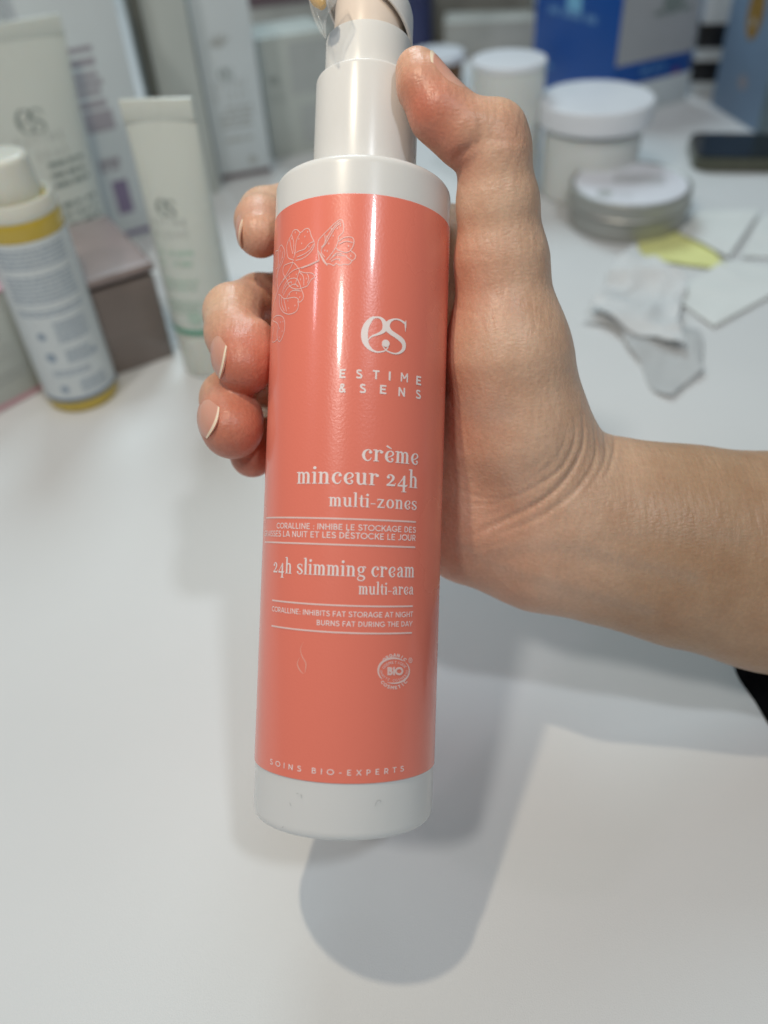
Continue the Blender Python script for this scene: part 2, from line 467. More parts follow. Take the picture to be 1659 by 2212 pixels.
        g.append(('s', [(.32, .40, .06), (.22, .24, .09), (.38, .10, .15), (.64, .03, .18), (.76, -.14, .15), (.62, -.34, .10), (.38, -.39, .10), (.16, -.27, .11), (.16, -.10, .08), (.34, .05, .06)], True)); adv = .88
    elif ch == '2':
        g.append(('s', [(.18, .78, .06), (.26, .93, .08), (.44, .97, .12), (.62, .83, .19), (.62, .62, .19), (.44, .36, .12), (.16, .10, .07)], True)); g.append(('d', .24, .76, .12))
        g.append(('s', [(.12, .09, .17), (.76, .09, .17)], False)); g.append(('s', [(.75, .05, .07), (.82, .30, .05)], False)); adv = .94
    elif ch == '4':
        g.append(('s', [(.66, 1.0, .09), (.38, .55, .08), (.08, .12, .08)], False)); g.append(('s', [(.06, .10, .15), (.80, .10, .15), (.90, .22, .05)], False)); _stem(g, .60, -.42, .95); _serif(g, .60, -.42, .22); adv = .98
    elif ch == '-':
        g.append(('s', [(.06, .42, .10), (.52, .42, .10)], False)); adv = .58
    elif ch == ' ':
        adv = .42
    return g, adv
def serif_line(s):
    k = Ink(); x = 0
    for ch in s:
        g, adv = G(ch)
        for q in g:
            if q[0] == 's': k.stroke([(px + x, py, w * .94) for px, py, w in q[1]], None, q[2])
            else: k.disc(q[1] + x, q[2], q[3])
        x += adv
    return k
def _arc(cx, cy, rx, ry, a0, a1, n=12):
    return [(cx + rx * math.cos(R_(a0 + (a1 - a0) * k / n)), cy + ry * math.sin(R_(a0 + (a1 - a0) * k / n))) for k in range(n + 1)]
def CAP(ch, w):
    h = w / 2; lo, hi = h, 1 - h
    st = lambda x: [(x, 0), (x, 1)]
    T = {
     'A': ([[(.08, 0), (.45, 1)], [(.45, 1), (.82, 0)], [(.20, .28), (.70, .28)]], .90),
     'B': ([st(.16), [(.16, hi), (.40, hi)] + _arc(.40, .74, .20, hi - .74, 90, -90)[1:] + [(.16, .52)], [(.38, .52)] + _arc(.42, (.52 + lo) / 2, .23, (.52 - lo) / 2, 90, -90) + [(.16, lo)]], .78),
     'C': ([_arc(.54, .5, .44, hi - .5, 42, 318, 20)], .96),
     'D': ([st(.16), [(.16, hi), (.36, hi)] + _arc(.36, .5, .40, hi - .5, 90, -90, 16) + [(.16, lo)]], .90),
     'E': ([st(.16), [(.16, hi), (.66, hi)], [(.16, .51), (.60, .51)], [(.16, lo), (.67, lo)]], .76),
     'F': ([st(.16), [(.16, hi), (.66, hi)], [(.16, .49), (.60, .49)]], .72),
     'G': ([_arc(.54, .5, .44, hi - .5, 42, 330, 20), [(.58, .46), (.97, .46)], [(.93, .46), (.93, .17)]], 1.04),
     'H': ([st(.16), st(.76), [(.16, .51), (.76, .51)]], .92),
     'I': ([st(.16)], .32),
     'J': ([[(.50, 1), (.50, .35)] + _arc(.28, .30, .22, .30 - lo, 0, -150, 10)], .66),
     'K': ([st(.16), [(.16, .36), (.74, 1)], [(.36, .58), (.78, 0)]], .82),
     'L': ([st(.16), [(.16, lo), (.62, lo)]], .68),
     'M': ([st(.16), st(.88), [(.16, .97), (.52, .36)], [(.52, .36), (.88, .97)]], 1.04),
     'N': ([st(.16), st(.78), [(.16, .96), (.78, .04)]], .94),
     'O': ([_arc(.54, .5, .46, hi - .5, 0, 360, 24)], 1.08),
     'P': ([st(.16), [(.16, hi), (.40, hi)] + _arc(.40, (hi + .38) / 2, .24, (hi - .38) / 2, 90, -90) + [(.16, .38)]], .76),
     'Q': ([_arc(.54, .5, .46, hi - .5, 0, 360, 24), [(.62, .28), (.94, .0)]], 1.08),
     'R': ([st(.16), [(.16, hi), (.42, hi)] + _arc(.42, (hi + .40) / 2, .23, (hi - .40) / 2, 90, -90) + [(.16, .40)], [(.42, .40), (.70, 0)]], .82),
     'S': ([[(.62, .82), (.52, .91), (.38, hi), (.22, .90), (.16, .75), (.24, .60), (.40, .52), (.58, .43), (.66, .27), (.58, .11), (.40, lo), (.22, .09), (.10, .19)]], .76),
     'T': ([[(.38, 0), (.38, 1)], [(.04, hi), (.72, hi)]], .76),
     'U': ([[(.16, 1), (.16, .40)] + _arc(.45, .40, .29, .40 - lo, 180, 360, 14) + [(.74, 1)]], .90),
     'X': ([[(.08, 0), (.74, 1)], [(.08, 1), (.74, 0)]], .82),
     'Y': ([[(.04, 1), (.41, .42)], [(.78, 1), (.41, .42)], [(.41, .46), (.41, 0)]], .82),
     '&': ([[(.80, .02), (.30, .62), (.24, .78), (.32, .90), (.44, hi), (.56, .89), (.58, .76), (.48, .63), (.28, .50), (.14, .34), (.16, .16), (.32, lo), (.54, .14), (.74, .44)]], .86),
     '-': ([[(.10, .42), (.46, .42)]], .56), ':': ([[(.16, 0), (.16, w * 1.1)], [(.16, .62 - w * 1.1), (.16, .62)]], .32), '.': ([[(.16, 0), (.16, w)]], .32), ' ': ([], .36)}
    if ch == 'É':
        g, a = T['E']; return g + [[(.34, 1.12), (.54, 1.30)]], a
    return T[ch]
def sans_line(s, w=.15, track=.0):
    k = Ink(); x = 0
    for ch in s:
        g, adv = CAP(ch, w)
        for q in g: k.stroke([(px + x, py) for px, py in q], w, ch in 'S&')
        x += adv + track
    return k
def place(dst, src, left, right, unit, base=0.0, h0=None):
    """fit src between two label points (s, h); unit = metres per glyph unit"""
    x0, x1, _, _ = src.bounds()
    (sa, ha), (sb, hb) = left, right
    h = h0 if h0 is not None else (ha + hb) / 2
    dst.merge(src, lambda x, y: (sa + (x - x0) / (x1 - x0) * (sb - sa), h + y * unit))
def zf(off, s):                                                 # zoomed-view pixel -> label point
    return lambda x, y: hitf(off[0] + x / s, off[1] + y / s)

ink = Ink()
z5 = zf((1000, 700), 1659 / 900); zh = zf((1150, 1700), 1659 / 550); z6 = zf((1000, 1700), 1659 / 800)
zC = zf((960, 2900), 1659 / 450); zD = zf((1360, 2900), 1659 / 450)
CAPH = 1.0                                                       # cap height of the drawn capitals
def px_h(fn, x, y0, y1): return abs(fn(x, y0)[1] - fn(x, y1)[1])
def letters(fn, items, top, bot):
    for ch, xl, xr, yb in items:
        a = fn(xl, yb); b = fn(xr, yb)
        src = sans_line(ch, .19 if ch != 'M' else .16)
        place(ink, src, a, b, px_h(fn, xl, yb - (bot - top), yb) / CAPH, h0=(a[1] + b[1]) / 2)
letters(z5, [('E', 620, 665, 1455), ('S', 740, 786, 1458), ('T', 860, 908, 1463), ('I', 975, 989, 1472), ('M', 1062, 1113, 1483), ('E', 1173, 1208, 1505)], 1390, 1455)
letters(z5, [('&', 617, 668, 1560), ('S', 766, 812, 1563), ('E', 912, 958, 1570), ('N', 1045, 1092, 1588), ('S', 1170, 1207, 1605)], 1495, 1560)
def line(fn, s, l, r, xh, serif=True, bold=.15, spacing=.0):
    src = serif_line(s) if serif else sans_line(s, bold, spacing)
    a, b = fn(*l), fn(*r)
    place(ink, src, a, b, px_h(fn, l[0], l[1] - xh, l[1]) / (1.0 if serif else CAPH))
ink.wrap('brand_lettering', M['ink'], label); ink = Ink()
line(zh, 'crème', (828, 352), (1488, 388), 138)
line(zh, 'minceur 24h', (58, 622), (1480, 668), 136)
line(zh, 'multi-zones', (435, 890), (1472, 925), 108)
ink.wrap('french_title', M['ink'], label); ink = Ink()
line(z6, 'CORALLINE : INHIBE LE STOCKAGE DES', (190, 793), (1316, 822), 47, False, .142, .02)
line(z6, 'GRAISSES LA NUIT ET LES DÉSTOCKE LE JOUR', (93, 855), (1314, 890), 47, False, .142, .02)
ink.wrap('french_claim', M['ink'], label); ink = Ink()
line(z6, '24h slimming cream', (165, 1150), (1302, 1186), 82)
line(z6, 'multi-area', (850, 1328), (1297, 1326), 66)
ink.wrap('english_title', M['ink'], label); ink = Ink()
line(z6, 'CORALLINE: INHIBITS FAT STORAGE AT NIGHT', (152, 1462), (1293, 1513), 43, False, .142, .02)
line(z6, 'BURNS FAT DURING THE DAY', (515, 1576), (1288, 1587), 43, False, .142, .02)
ink.wrap('english_claim', M['ink'], label); ink = Ink()
def soins():
    a = zC(390, 402); b = zD(840, 512)
    src = sans_line('SOINS BIO-EXPERTS', .14, .62)
    place(ink, src, a, b, px_h(zC, 1500, 480, 562) / CAPH, h0=zC(1500, 562)[1])
soins()
ink.wrap('foot_lettering', M['ink'], label)

rules = Ink()
for a, b in (((105, 703), (1318, 737)), ((95, 900), (1312, 943)), ((155, 1375), (1292, 1423)), ((150, 1583), (1285, 1640))):
    (sa, ha), (sb, hb) = z6(*a), z6(*b)
    n = 40
    rules.stroke([(sa + (sb - sa) * k / n, ha + (hb - ha) * k / n, .00042) for k in range(n + 1)], None, False)
rules.wrap('rule_lines', M['inkline'], label)

# ---- the monogram
LOGO = [[(560, 208, 40), (470, 222, 70), (390, 295, 110), (310, 405, 145), (258, 540, 168), (240, 680, 176), (255, 830, 165), (300, 950, 130), (380, 1050, 90), (480, 1122, 55), (600, 1152, 42), (720, 1140, 38), (800, 1112, 30), (862, 1040, 30), (918, 930, 18)],
        [(540, 210, 44), (640, 216, 52), (715, 262, 78), (775, 350, 120), (800, 450, 140), (765, 560, 115), (685, 628, 80), (580, 675, 58), (470, 712, 44), (385, 770, 30), (338, 845, 14)],
        [(1320, 362, 66), (1250, 312, 50), (1170, 275, 44), (1080, 260, 40), (985, 282, 58), (905, 335, 100), (855, 430, 140), (872, 525, 150), (945, 612, 130), (1060, 692, 122), (1180, 775, 128), (1270, 865, 132), (1307, 970, 115), (1290, 1075, 92), (1220, 1152, 66), (1110, 1196, 44), (1000, 1186, 38), (900, 1150, 34), (820, 1102, 28), (760, 1032, 28), (710, 935, 18)],
        [(1362, 288, 8), (1352, 350, 36), (1345, 430, 52), (1345, 520, 30), (1346, 605, 8)],
        [(1280, 335, 55), (1340, 390, 50), (1350, 460, 36)]]
zl = zf((1400, 1220), 1659 / 240)
def px_ink(dst, fn, pts, close=False, scale=None):
    q = [fn(p[0], p[1]) for p in pts]
    return q
logo = Ink()
zs = abs(zl(1300, 700)[0] - zl(200, 700)[0]) / 1100
for st in LOGO:
    logo.stroke([(*zl(x, y), wd * zs) for x, y, wd in st])
c = zl(815, 918); logo.disc(c[0], c[1], 103 * zs, 96 * zs, 28)
logo.wrap('monogram', M['ink'], label)

# ---- organic seal
seal = Ink()
zb = zf((1460, 2540), 1659 / 180)
sb_ = abs(zb(1300, 900)[0] - zb(300, 900)[0]) / 1000
def se(cx, cy, rx, ry, a0, a1, w0, wm, w1):
    n = 28; pts = []
    for k in range(n + 1):
        t = k / n; a = R_(a0 + (a1 - a0) * t)
        ww = w0 * (1 - t) ** 2 + wm * 2 * t * (1 - t) + w1 * t * t
        pts.append((*zb(cx + rx * math.cos(a), cy - ry * math.sin(a)), ww * sb_))
    seal.stroke(pts, None, False)
se(815, 925, 555, 455, 52, 222, 25, 120, 22)
se(815, 925, 562, 455, 40, -115, 14, 120, 12)
def arc_text(s, cx, cy, rx, ry, a0, a1, size, inward=False, bold=.26):
    n = len(s)
    for i, ch in enumerate(s):
        if ch == ' ': continue
        t = i / (n - 1); a = R_(a0 + (a1 - a0) * t)
        x = cx + rx * math.cos(a); y = cy - ry * math.sin(a)
        tx, ty = -rx * math.sin(a), -ry * math.cos(a)
        if (a1 < a0): tx, ty = -tx, -ty
        L = math.hypot(tx, ty); tx /= L; ty /= L
        nx, ny = ty, -tx                                         # up for the glyph (image y down)
        src = sans_line(ch, bold); x0, x1, _, _ = src.bounds(); mid = (x0 + x1) / 2
        seal.merge(src, lambda gx, gy: zb(x + (gx - mid) * size * tx + (gy - .5) * size * nx, y + (gx - mid) * size * ty + (gy - .5) * size * ny))
arc_text('ORGANIC', 850, 950, 545, 590, 133, 47, 118)
arc_text('COSMETIQUE', 850, 930, 425, 310, 157, 28, 96, bold=.18)
arc_text('CHARTE COSMEBIO', 830, 900, 470, 375, 186, 352, 84, bold=.17)
arc_text('COSMETIC', 820, 900, 560, 640, 224, 318, 122)
src = sans_line('BIO', .25); x0, x1, _, _ = src.bounds()
seal.merge(src, lambda gx, gy: zb(590 + (gx - x0) / (x1 - x0) * 570, 1090 - gy * 300 / CAPH))
seal.stroke([(*zb(1415 + 62 * math.cos(a), 548 - 88 * math.sin(a)), 22 * sb_) for a in np.linspace(0, 2 * math.pi, 20)], None, False)
src = sans_line('R', .2); x0, x1, _, _ = src.bounds()
seal.merge(src, lambda gx, gy: zb(1388 + (gx - x0) / (x1 - x0) * 55, 592 - gy * 88 / CAPH))
seal.wrap('organic_seal', M['inkline'], label)

# ---- blossom line drawing
FLOWER = [
 [(770, 830), (748, 700), (755, 560), (810, 480), (900, 390), (990, 300), (1075, 240), (1110, 280), (1122, 340), (1110, 430), (1050, 490), (1040, 560), (1005, 650), (930, 760), (870, 830)],
 [(1075, 265), (1000, 330), (900, 470), (850, 580), (800, 650)], [(850, 460), (855, 540), (840, 600), (800, 640)],
 [(1085, 290), (1010, 350), (950, 440), (870, 580), (810, 660), (800, 720), (850, 790)],
 [(1050, 560), (1120, 510), (1200, 495), (1260, 520), (1265, 600), (1220, 690), (1150, 720), (1050, 690), (1000, 650)],
 [(1060, 600), (1150, 560), (1250, 575)], [(1215, 690), (1280, 740), (1290, 790), (1245, 835), (1180, 800), (1150, 760)],
 [(870, 880), (930, 890), (980, 910), (1010, 880), (1070, 905), (1130, 890), (1200, 890), (1245, 835)],
 [(920, 830), (1000, 760), (1080, 760), (1140, 770)], [(940, 850), (1000, 820), (1070, 810)], [(960, 780), (1020, 730), (1100, 740)],
 [(765, 830), (640, 890), (510, 940), (400, 980), (310, 1060), (220, 1170), (180, 1250), (150, 1350), (110, 1480), (90, 1620)],
 [(770, 842), (645, 902), (515, 952)],
 [(400, 830), (320, 790), (300, 650), (320, 560), (370, 460), (400, 400), (450, 390), (500, 430), (570, 375), (625, 385), (655, 480), (695, 570), (690, 640), (620, 740), (520, 810), (430, 835)],
 [(500, 430), (450, 520), (430, 620), (425, 720), (400, 800)], [(370, 460), (400, 560), (405, 680), (420, 760)], [(345, 530), (365, 640), (390, 740)],
 [(690, 560), (620, 600), (560, 670), (480, 700), (440, 720)], [(690, 600), (640, 680), (560, 740), (450, 790)],
 [(395, 840), (370, 920), (300, 1040), (250, 1120)],
 [(150, 960), (180, 900), (180, 700), (220, 610), (265, 680), (270, 760), (230, 880), (190, 960), (165, 1080), (170, 1250)], [(130, 830), (140, 710), (175, 690)], [(250, 700), (225, 830), (180, 960), (150, 1090)],
 [(480, 990), (560, 1015), (660, 1020), (705, 1070), (650, 1120), (600, 1200), (550, 1225), (470, 1250), (390, 1240), (340, 1200), (300, 1110), (250, 1020), (260, 920), (330, 880), (400, 870), (470, 950), (490, 1000)],
 [(480, 1000), (540, 1070), (550, 1200)], [(600, 1030), (620, 1100), (600, 1170)], [(480, 1000), (450, 1110), (420, 1200)],
 [(240, 1310), (260, 1220), (310, 1130), (370, 1095), (440, 1100), (480, 1160), (510, 1250), (540, 1340), (530, 1400), (480, 1440), (460, 1390), (400, 1370), (270, 1390), (210, 1340), (180, 1330)],
 [(250, 1340), (300, 1250), (360, 1200), (420, 1180), (470, 1220)], [(500, 1280), (400, 1270), (340, 1310), (300, 1380)], [(265, 1250), (310, 1180), (370, 1140)],
 [(200, 1350), (200, 1480), (240, 1570), (300, 1610), (370, 1610), (440, 1570), (470, 1500), (460, 1420)], [(260, 1390), (280, 1480), (300, 1580)], [(225, 1370), (235, 1480), (270, 1570)],
 [(100, 1700), (140, 1640), (220, 1640), (265, 1700), (270, 1820), (240, 1940), (200, 2010), (170, 1980), (160, 1900), (180, 1800), (160, 1740), (100, 1700)], [(170, 1970), (130, 2010), (90, 2010), (100, 1900), (120, 1780)]]
zfw = zf((1050, 800), 1475 / 400)
flower = Ink()
for st in FLOWER:
    flower.stroke([(*zfw(max(x, 75), y), .00019) for x, y in st])
for k in range(16):                                             # hatching at the base of the open blossom
    t = k / 15
    a = (752 + 40 * t + rnd.uniform(-6, 6), 690 + 60 * t); b = (a[0] + 75 + 20 * t, a[1] + 150 + 20 * rnd.random())
    flower.stroke([(*zfw(*a), .0001), (*zfw(*b), .00014)], None, False)
for x, y in ((880, 490), (970, 480), (945, 380), (905, 590), (850, 690), (885, 700), (1030, 370), (1075, 330), (565, 490), (520, 590), (600, 420), (475, 520), (620, 635), (375, 520), (425, 430), (1190, 630), (1225, 770), (1060, 830),
             (500, 1110), (585, 1100), (440, 1040), (340, 1070), (370, 1160), (460, 1210), (440, 1310), (490, 1370), (340, 1330), (420, 1490), (330, 1530), (320, 1420), (215, 1730), (245, 1720), (200, 1820), (235, 1860), (195, 1950), (210, 700), (240, 790)):
    p = zfw(x, y); flower.disc(p[0], p[1], .00013, .00026, 8)
flower.wrap('blossom_print', M['inkline'], label)

def scuffs():
    k = Ink(); zc, zd = zC, zD
    m = mat('scuff_grey', (.52, .53, .53), .5, .4, .1, 300)
    for fn, pts in ((zc, [(835, 835), (842, 865), (838, 885)]), (zc, [(672, 955), (684, 985), (688, 1005)]), (zd, [(425, 1005), (440, 960), (465, 925), (495, 920), (510, 945)]), (zc, [(560, 1325), (585, 1300)]), (zc, [(770, 820), (800, 828)])):
        k.stroke([(*fn(*p), .00016) for p in pts])
    k.wrap('scuff_marks', m, body)
scuffs()
# smear of cream on the label
def smear():
    k = Ink(); zz = zf((950, 2400), 1659 / 800)
    k.stroke([(*zz(x, y), wd * .00012) for x, y, wd in ((512, 262, .3), (488, 320, 1.2), (500, 380, 2.0), (528, 430, 2.4), (530, 470, 2.2), (522, 520, .5))])
    k.stroke([(*zz(x, y), wd * .00012) for x, y, wd in ((480, 390, .4), (462, 440, 2.0), (480, 490, 2.6), (512, 525, .6))])
    m = mat('cream_smear', (.86, .42, .34), .2, .5, .05, 100)
    o = k.wrap('cream_smear', m, label)
smear()

# ------------------------------------------------------------------ the hand (a distance field in mm, camera axes)
def pt(u, v, z): return np.array([(u - PU) / FPX * z, -(v - PV) / FPX * z, z])
def seg(P, a, b, r1, r2, flat=None, q=1.0):
    ba = b - a; pa = P - a
    t = np.clip((pa @ ba) / (ba @ ba), 0, 1)
    d = pa - t[..., None] * ba
    rr = r1 + (r2 - r1) * t
    if flat is not None:
        n = flat - (flat @ ba) / (ba @ ba) * ba; n = n / np.linalg.norm(n)
        c = d @ n
        d = d + (c * (1 / q - 1))[..., None] * n
        L = np.sqrt((d * d).sum(-1))
        return (L - rr) * (q + (1 - q) * np.clip(1 - np.abs(c) / np.maximum(L * q, 1e-3), 0, 1))
    return np.sqrt((d * d).sum(-1)) - rr
def smin(a, b, k):
    h = np.clip(.5 + .5 * (b - a) / k, 0, 1)
    return b + (a - b) * h - k * h * (1 - h)
def chain(*pts): return [(pt(*pts[i][:3]), pt(*pts[i + 1][:3]), pts[i][3], pts[i + 1][3], None, 1.0) for i in range(len(pts) - 1)]
def flatc(q, *pts):
    z = np.array([0, 0, 1.])
    return [(pt(*pts[i][:3]), pt(*pts[i + 1][:3]), pts[i][3], pts[i + 1][3], z, q) for i in range(len(pts) - 1)]
GROUPS = [   # (blend inside, blend with the rest, pieces)
 (7.0, 0.5, flatc(.74, (1225, 1128, 244, 27.0), (1330, 1150, 246, 27.0), (1480, 1180, 248, 29.5), (1659, 1213, 251, 32.5), (1900, 1262, 255, 35.0), (2250, 1330, 260, 37.0))
   + chain((1084, 575, 222, 12.0), (1097, 770, 228, 16.6), (1118, 930, 236, 19.5), (1200, 1090, 244, 20.0))
   + chain((1015, 520, 266, 10.5), (1190, 1080, 254, 14.0)) + chain((1020, 690, 268, 10.5), (1190, 1120, 254, 15.0))
   + chain((1010, 850, 270, 10.5), (1180, 1170, 254, 15.0)) + chain((1000, 1000, 268, 10.0), (1130, 1180, 253, 14.5))
   + chain((1030, 1150, 250, 16.0), (1160, 1185, 249, 18.0))
   + chain((985, 940, 250, 13.0), (985, 1120, 249, 15.5)) + chain((1040, 900, 242, 15.0), (1040, 1130, 246, 16.0))),
 (3.0, 5.0, chain((1083, 560, 222, 11.9), (1075, 440, 217, 10.5), (1066, 340, 213, 9.2), (1064, 290, 212, 8.0))
   + chain((1062, 290, 212, 8.0), (1003, 283, 210, 7.9), (953, 240, 209, 7.4), (916, 187, 209.5, 6.5), (901, 152, 210.5, 5.6))
   + chain((1083, 280, 213, 6.0), (1092, 312, 214, 6.3))
   + chain((995, 305, 212, 5.5), (945, 250, 210, 6.6))),
 (2.0, 1.4, chain((1015, 520, 266, 10.0), (760, 455, 264, 9.0), (640, 448, 266, 8.4), (572, 462, 255, 7.8), (562, 478, 246, 7.4), (562, 505, 238, 6.9))),
 (2.0, 1.4, chain((1020, 690, 268, 10.2), (760, 625, 269, 9.2), (620, 645, 266, 8.6), (560, 650, 258, 8.3), (503, 676, 243, 8.5), (506, 720, 236, 8.3), (524, 775, 229, 8.1), (532, 792, 227, 7.8)) + chain((544, 735, 231, 6.6), (546, 775, 228, 6.6))),
 (2.0, 1.4, chain((640, 760, 276, 9.5), (612, 880, 268, 8.0)) + chain((1010, 850, 270, 10.0), (760, 800, 271, 9.0), (620, 820, 268, 8.6), (520, 832, 252, 8.0), (494, 862, 241, 8.2), (498, 905, 232, 8.9), (502, 925, 229, 8.7))),
 (2.0, 1.4, chain((1000, 1000, 268, 9.5), (760, 945, 268, 8.2), (640, 940, 265, 7.2), (566, 952, 253, 6.8), (546, 972, 244, 6.8), (545, 984, 240, 6.5))),
]
BOT_A, BOT_B = (BCc + H_BB * AX) * 1000, (BCc + H_BT * AX) * 1000
COL_B = (BCc + H_C1 * AX) * 1000
def bottle_d(P):
    out = None
    for a, b, r in ((BOT_A, BOT_B, RB * 1000), (BOT_B - 5 * AX, COL_B, 14.2)):
        ba = b - a; L = np.linalg.norm(ba); n = ba / L
        y = (P - a) @ n; rad = np.sqrt(np.maximum(((P - a) ** 2).sum(-1) - y * y, 0))
        dx = rad - r; dy = np.abs(y - L / 2) - L / 2
        d = np.minimum(np.maximum(dx, dy), 0) + np.sqrt(np.maximum(dx, 0) ** 2 + np.maximum(dy, 0) ** 2)
        out = d if out is None else np.minimum(out, d)
    return out
def smax(a, b, k): return -smin(-a, -b, k)
def field(P):
    out = None
    for kin, kout, pcs in GROUPS:
        g = None
        for p in pcs:
            d = seg(P, *p); g = d if g is None else smin(g, d, kin)
        out = g if out is None else smin(out, g, kout)
    return smax(out, -(bottle_d(P) - .12), .6)
VOX = 0.7
def grid_mesh():
    allp = [(p[0], p[2]) for g in GROUPS for p in g[2]] + [(p[1], p[3]) for g in GROUPS for p in g[2]]
    lo = np.min([a - r for a, r in allp], 0) - 3; hi = np.max([a + r for a, r in allp], 0) + 3
    n = np.ceil((hi - lo) / VOX).astype(int) + 1
    big = np.full(n, 20.0, np.float32)
    for kin, kout, pcs in GROUPS:
        mg = 9
        l = np.min([np.minimum(p[0] - p[2], p[1] - p[3]) for p in pcs], 0) - mg; h = np.max([np.maximum(p[0] + p[2], p[1] + p[3]) for p in pcs], 0) + mg
        i0 = np.clip(np.floor((l - lo) / VOX).astype(int), 0, n); i1 = np.clip(np.ceil((h - lo) / VOX).astype(int) + 1, 0, n)
        for xs in range(i0[0], i1[0], 24):                       # slabs keep memory small
            xe = min(xs + 24, i1[0])
            ax = [lo[0] + VOX * np.arange(xs, xe), lo[1] + VOX * np.arange(i0[1], i1[1]), lo[2] + VOX * np.arange(i0[2], i1[2])]
            P = np.stack(np.meshgrid(*ax, indexing='ij'), -1)
            g = None
            for p in pcs:
                # only where this piece matters
                d = None
                pl = np.minimum(p[0] - p[2], p[1] - p[3]) - mg; ph = np.maximum(p[0] + p[2], p[1] + p[3]) + mg
                if ph[0] < ax[0][0] or pl[0] > ax[0][-1]: continue
                ys = slice(*np.searchsorted(ax[1], [pl[1], ph[1]])); zs2 = slice(*np.searchsorted(ax[2], [pl[2], ph[2]]))
                if g is None: g = np.full(P.shape[:3], 20.0)
                d = seg(P[:, ys, zs2], *p)
                g[:, ys, zs2] = smin(g[:, ys, zs2], d, kin)
            if g is None: continue
            sl = (slice(xs, xe), slice(i0[1], i1[1]), slice(i0[2], i1[2]))
            big[sl] = smin(big[sl].astype(float), g, kout)
    for xs in range(0, n[0], 24):
        xe = min(xs + 24, n[0])
        P = np.stack(np.meshgrid(lo[0] + VOX * np.arange(xs, xe), lo[1] + VOX * np.arange(n[1]), lo[2] + VOX * np.arange(n[2]), indexing='ij'), -1)
        big[xs:xe] = smax(big[xs:xe].astype(float), -(bottle_d(P) - .12), .6)
    return surface_nets(big, lo)
def surface_nets(f, lo):
    ins = f < 0
    nx, ny, nz = f.shape
    c = ins[:-1, :-1, :-1].astype(np.int8)
    tot = sum(ins[i:nx - 1 + i, j:ny - 1 + j, k:nz - 1 + k].astype(np.int8) for i in (0, 1) for j in (0, 1) for k in (0, 1))
    act = (tot > 0) & (tot < 8)
    idx = np.full(act.shape, -1, np.int64); cells = np.argwhere(act); idx[act] = np.arange(len(cells))
    acc = np.zeros((len(cells), 3)); cnt = np.zeros(len(cells))
    cs = [(i, j, k) for i in (0, 1) for j in (0, 1) for k in (0, 1)]
    val = {o: f[cells[:, 0] + o[0], cells[:, 1] + o[1], cells[:, 2] + o[2]].astype(float) for o in cs}
    for a in cs:
        for ax in range(3):
            if a[ax] == 0:
                b = list(a); b[ax] = 1; b = tuple(b)
                va, vb = val[a], val[b]; m = (va < 0) != (vb < 0)
                t = np.where(m, va / np.where(m, va - vb, 1), 0)
                p = np.tile(np.array(a, float), (len(cells), 1)); p[:, ax] = t
                acc[m] += p[m]; cnt[m] += 1
    V = lo + VOX * (cells + acc / cnt[:, None])
    F = []
    for ax in range(3):
        o1, o2 = [(1, 2), (2, 0), (0, 1)][ax]
        s0 = [slice(1, -1)] * 3; s0[ax] = slice(0, -1); s1 = list(s0); s1[ax] = slice(1, None)
        A = ins[tuple(s0)]; B = ins[tuple(s1)]
        e = np.argwhere(A != B); off = np.ones(3, int); off[ax] = 0; e = e + off
        sgn = ins[e[:, 0], e[:, 1], e[:, 2]]
        d1 = np.zeros(3, int); d1[o1] = 1; d2 = np.zeros(3, int); d2[o2] = 1
        q = [idx[tuple((e - d1 - d2).T)], idx[tuple((e - d2).T)], idx[tuple(e.T)], idx[tuple((e - d1).T)]]
        Q = np.stack(q, 1); Q[~sgn] = Q[~sgn][:, ::-1]
        F.append(Q)
    return V, np.concatenate(F)
def grad(P, e=.15):
    g = np.stack([field(P + e * d) - field(P - e * d) for d in np.eye(3)], -1)
    return g / np.maximum(np.linalg.norm(g, axis=-1, keepdims=True), 1e-6)
def onto(u, v, z0=180., it=60):
    """first point of the hand along the sight line through (u, v)"""
    d = ray(u, v); d = d / np.linalg.norm(d); p = d * z0
    for _ in range(it):
        p = p + d * max(float(field(p[None])[0]) * .8, .0) 
    return p

PR = tab(1225, 1128) * 0 + wpt(pt(1225, 1128, 244) / 1000)
V, F = grid_mesh()
def near_line(P, line, param=False):
    """distance from points to a 3-D polyline"""
    best = np.full(len(P), 99.); par = np.zeros(len(P)); n = len(line) - 1
    for i, (a, b) in enumerate(zip(line[:-1], line[1:])):
        ba = b - a; t = np.clip(((P - a) @ ba) / (ba @ ba + 1e-9), 0, 1)
        d = np.linalg.norm(P - a - t[:, None] * ba, axis=1); m = d < best
        best[m] = d[m]; par[m] = (i + t[m]) / n
    return (best, par) if param else best
def surf_line(pts):
    P = [np.array(p, float) for p in pts]
    dense = []
    for q in catmull([(*p, 0) for p in P], 4): dense.append(onto(q[0], q[1]))
    return dense
NRM = np.zeros_like(V)
for s in range(0, len(V), 40000):
    NRM[s:s + 40000] = grad(V[s:s + 40000])
DISP = np.zeros(len(V))
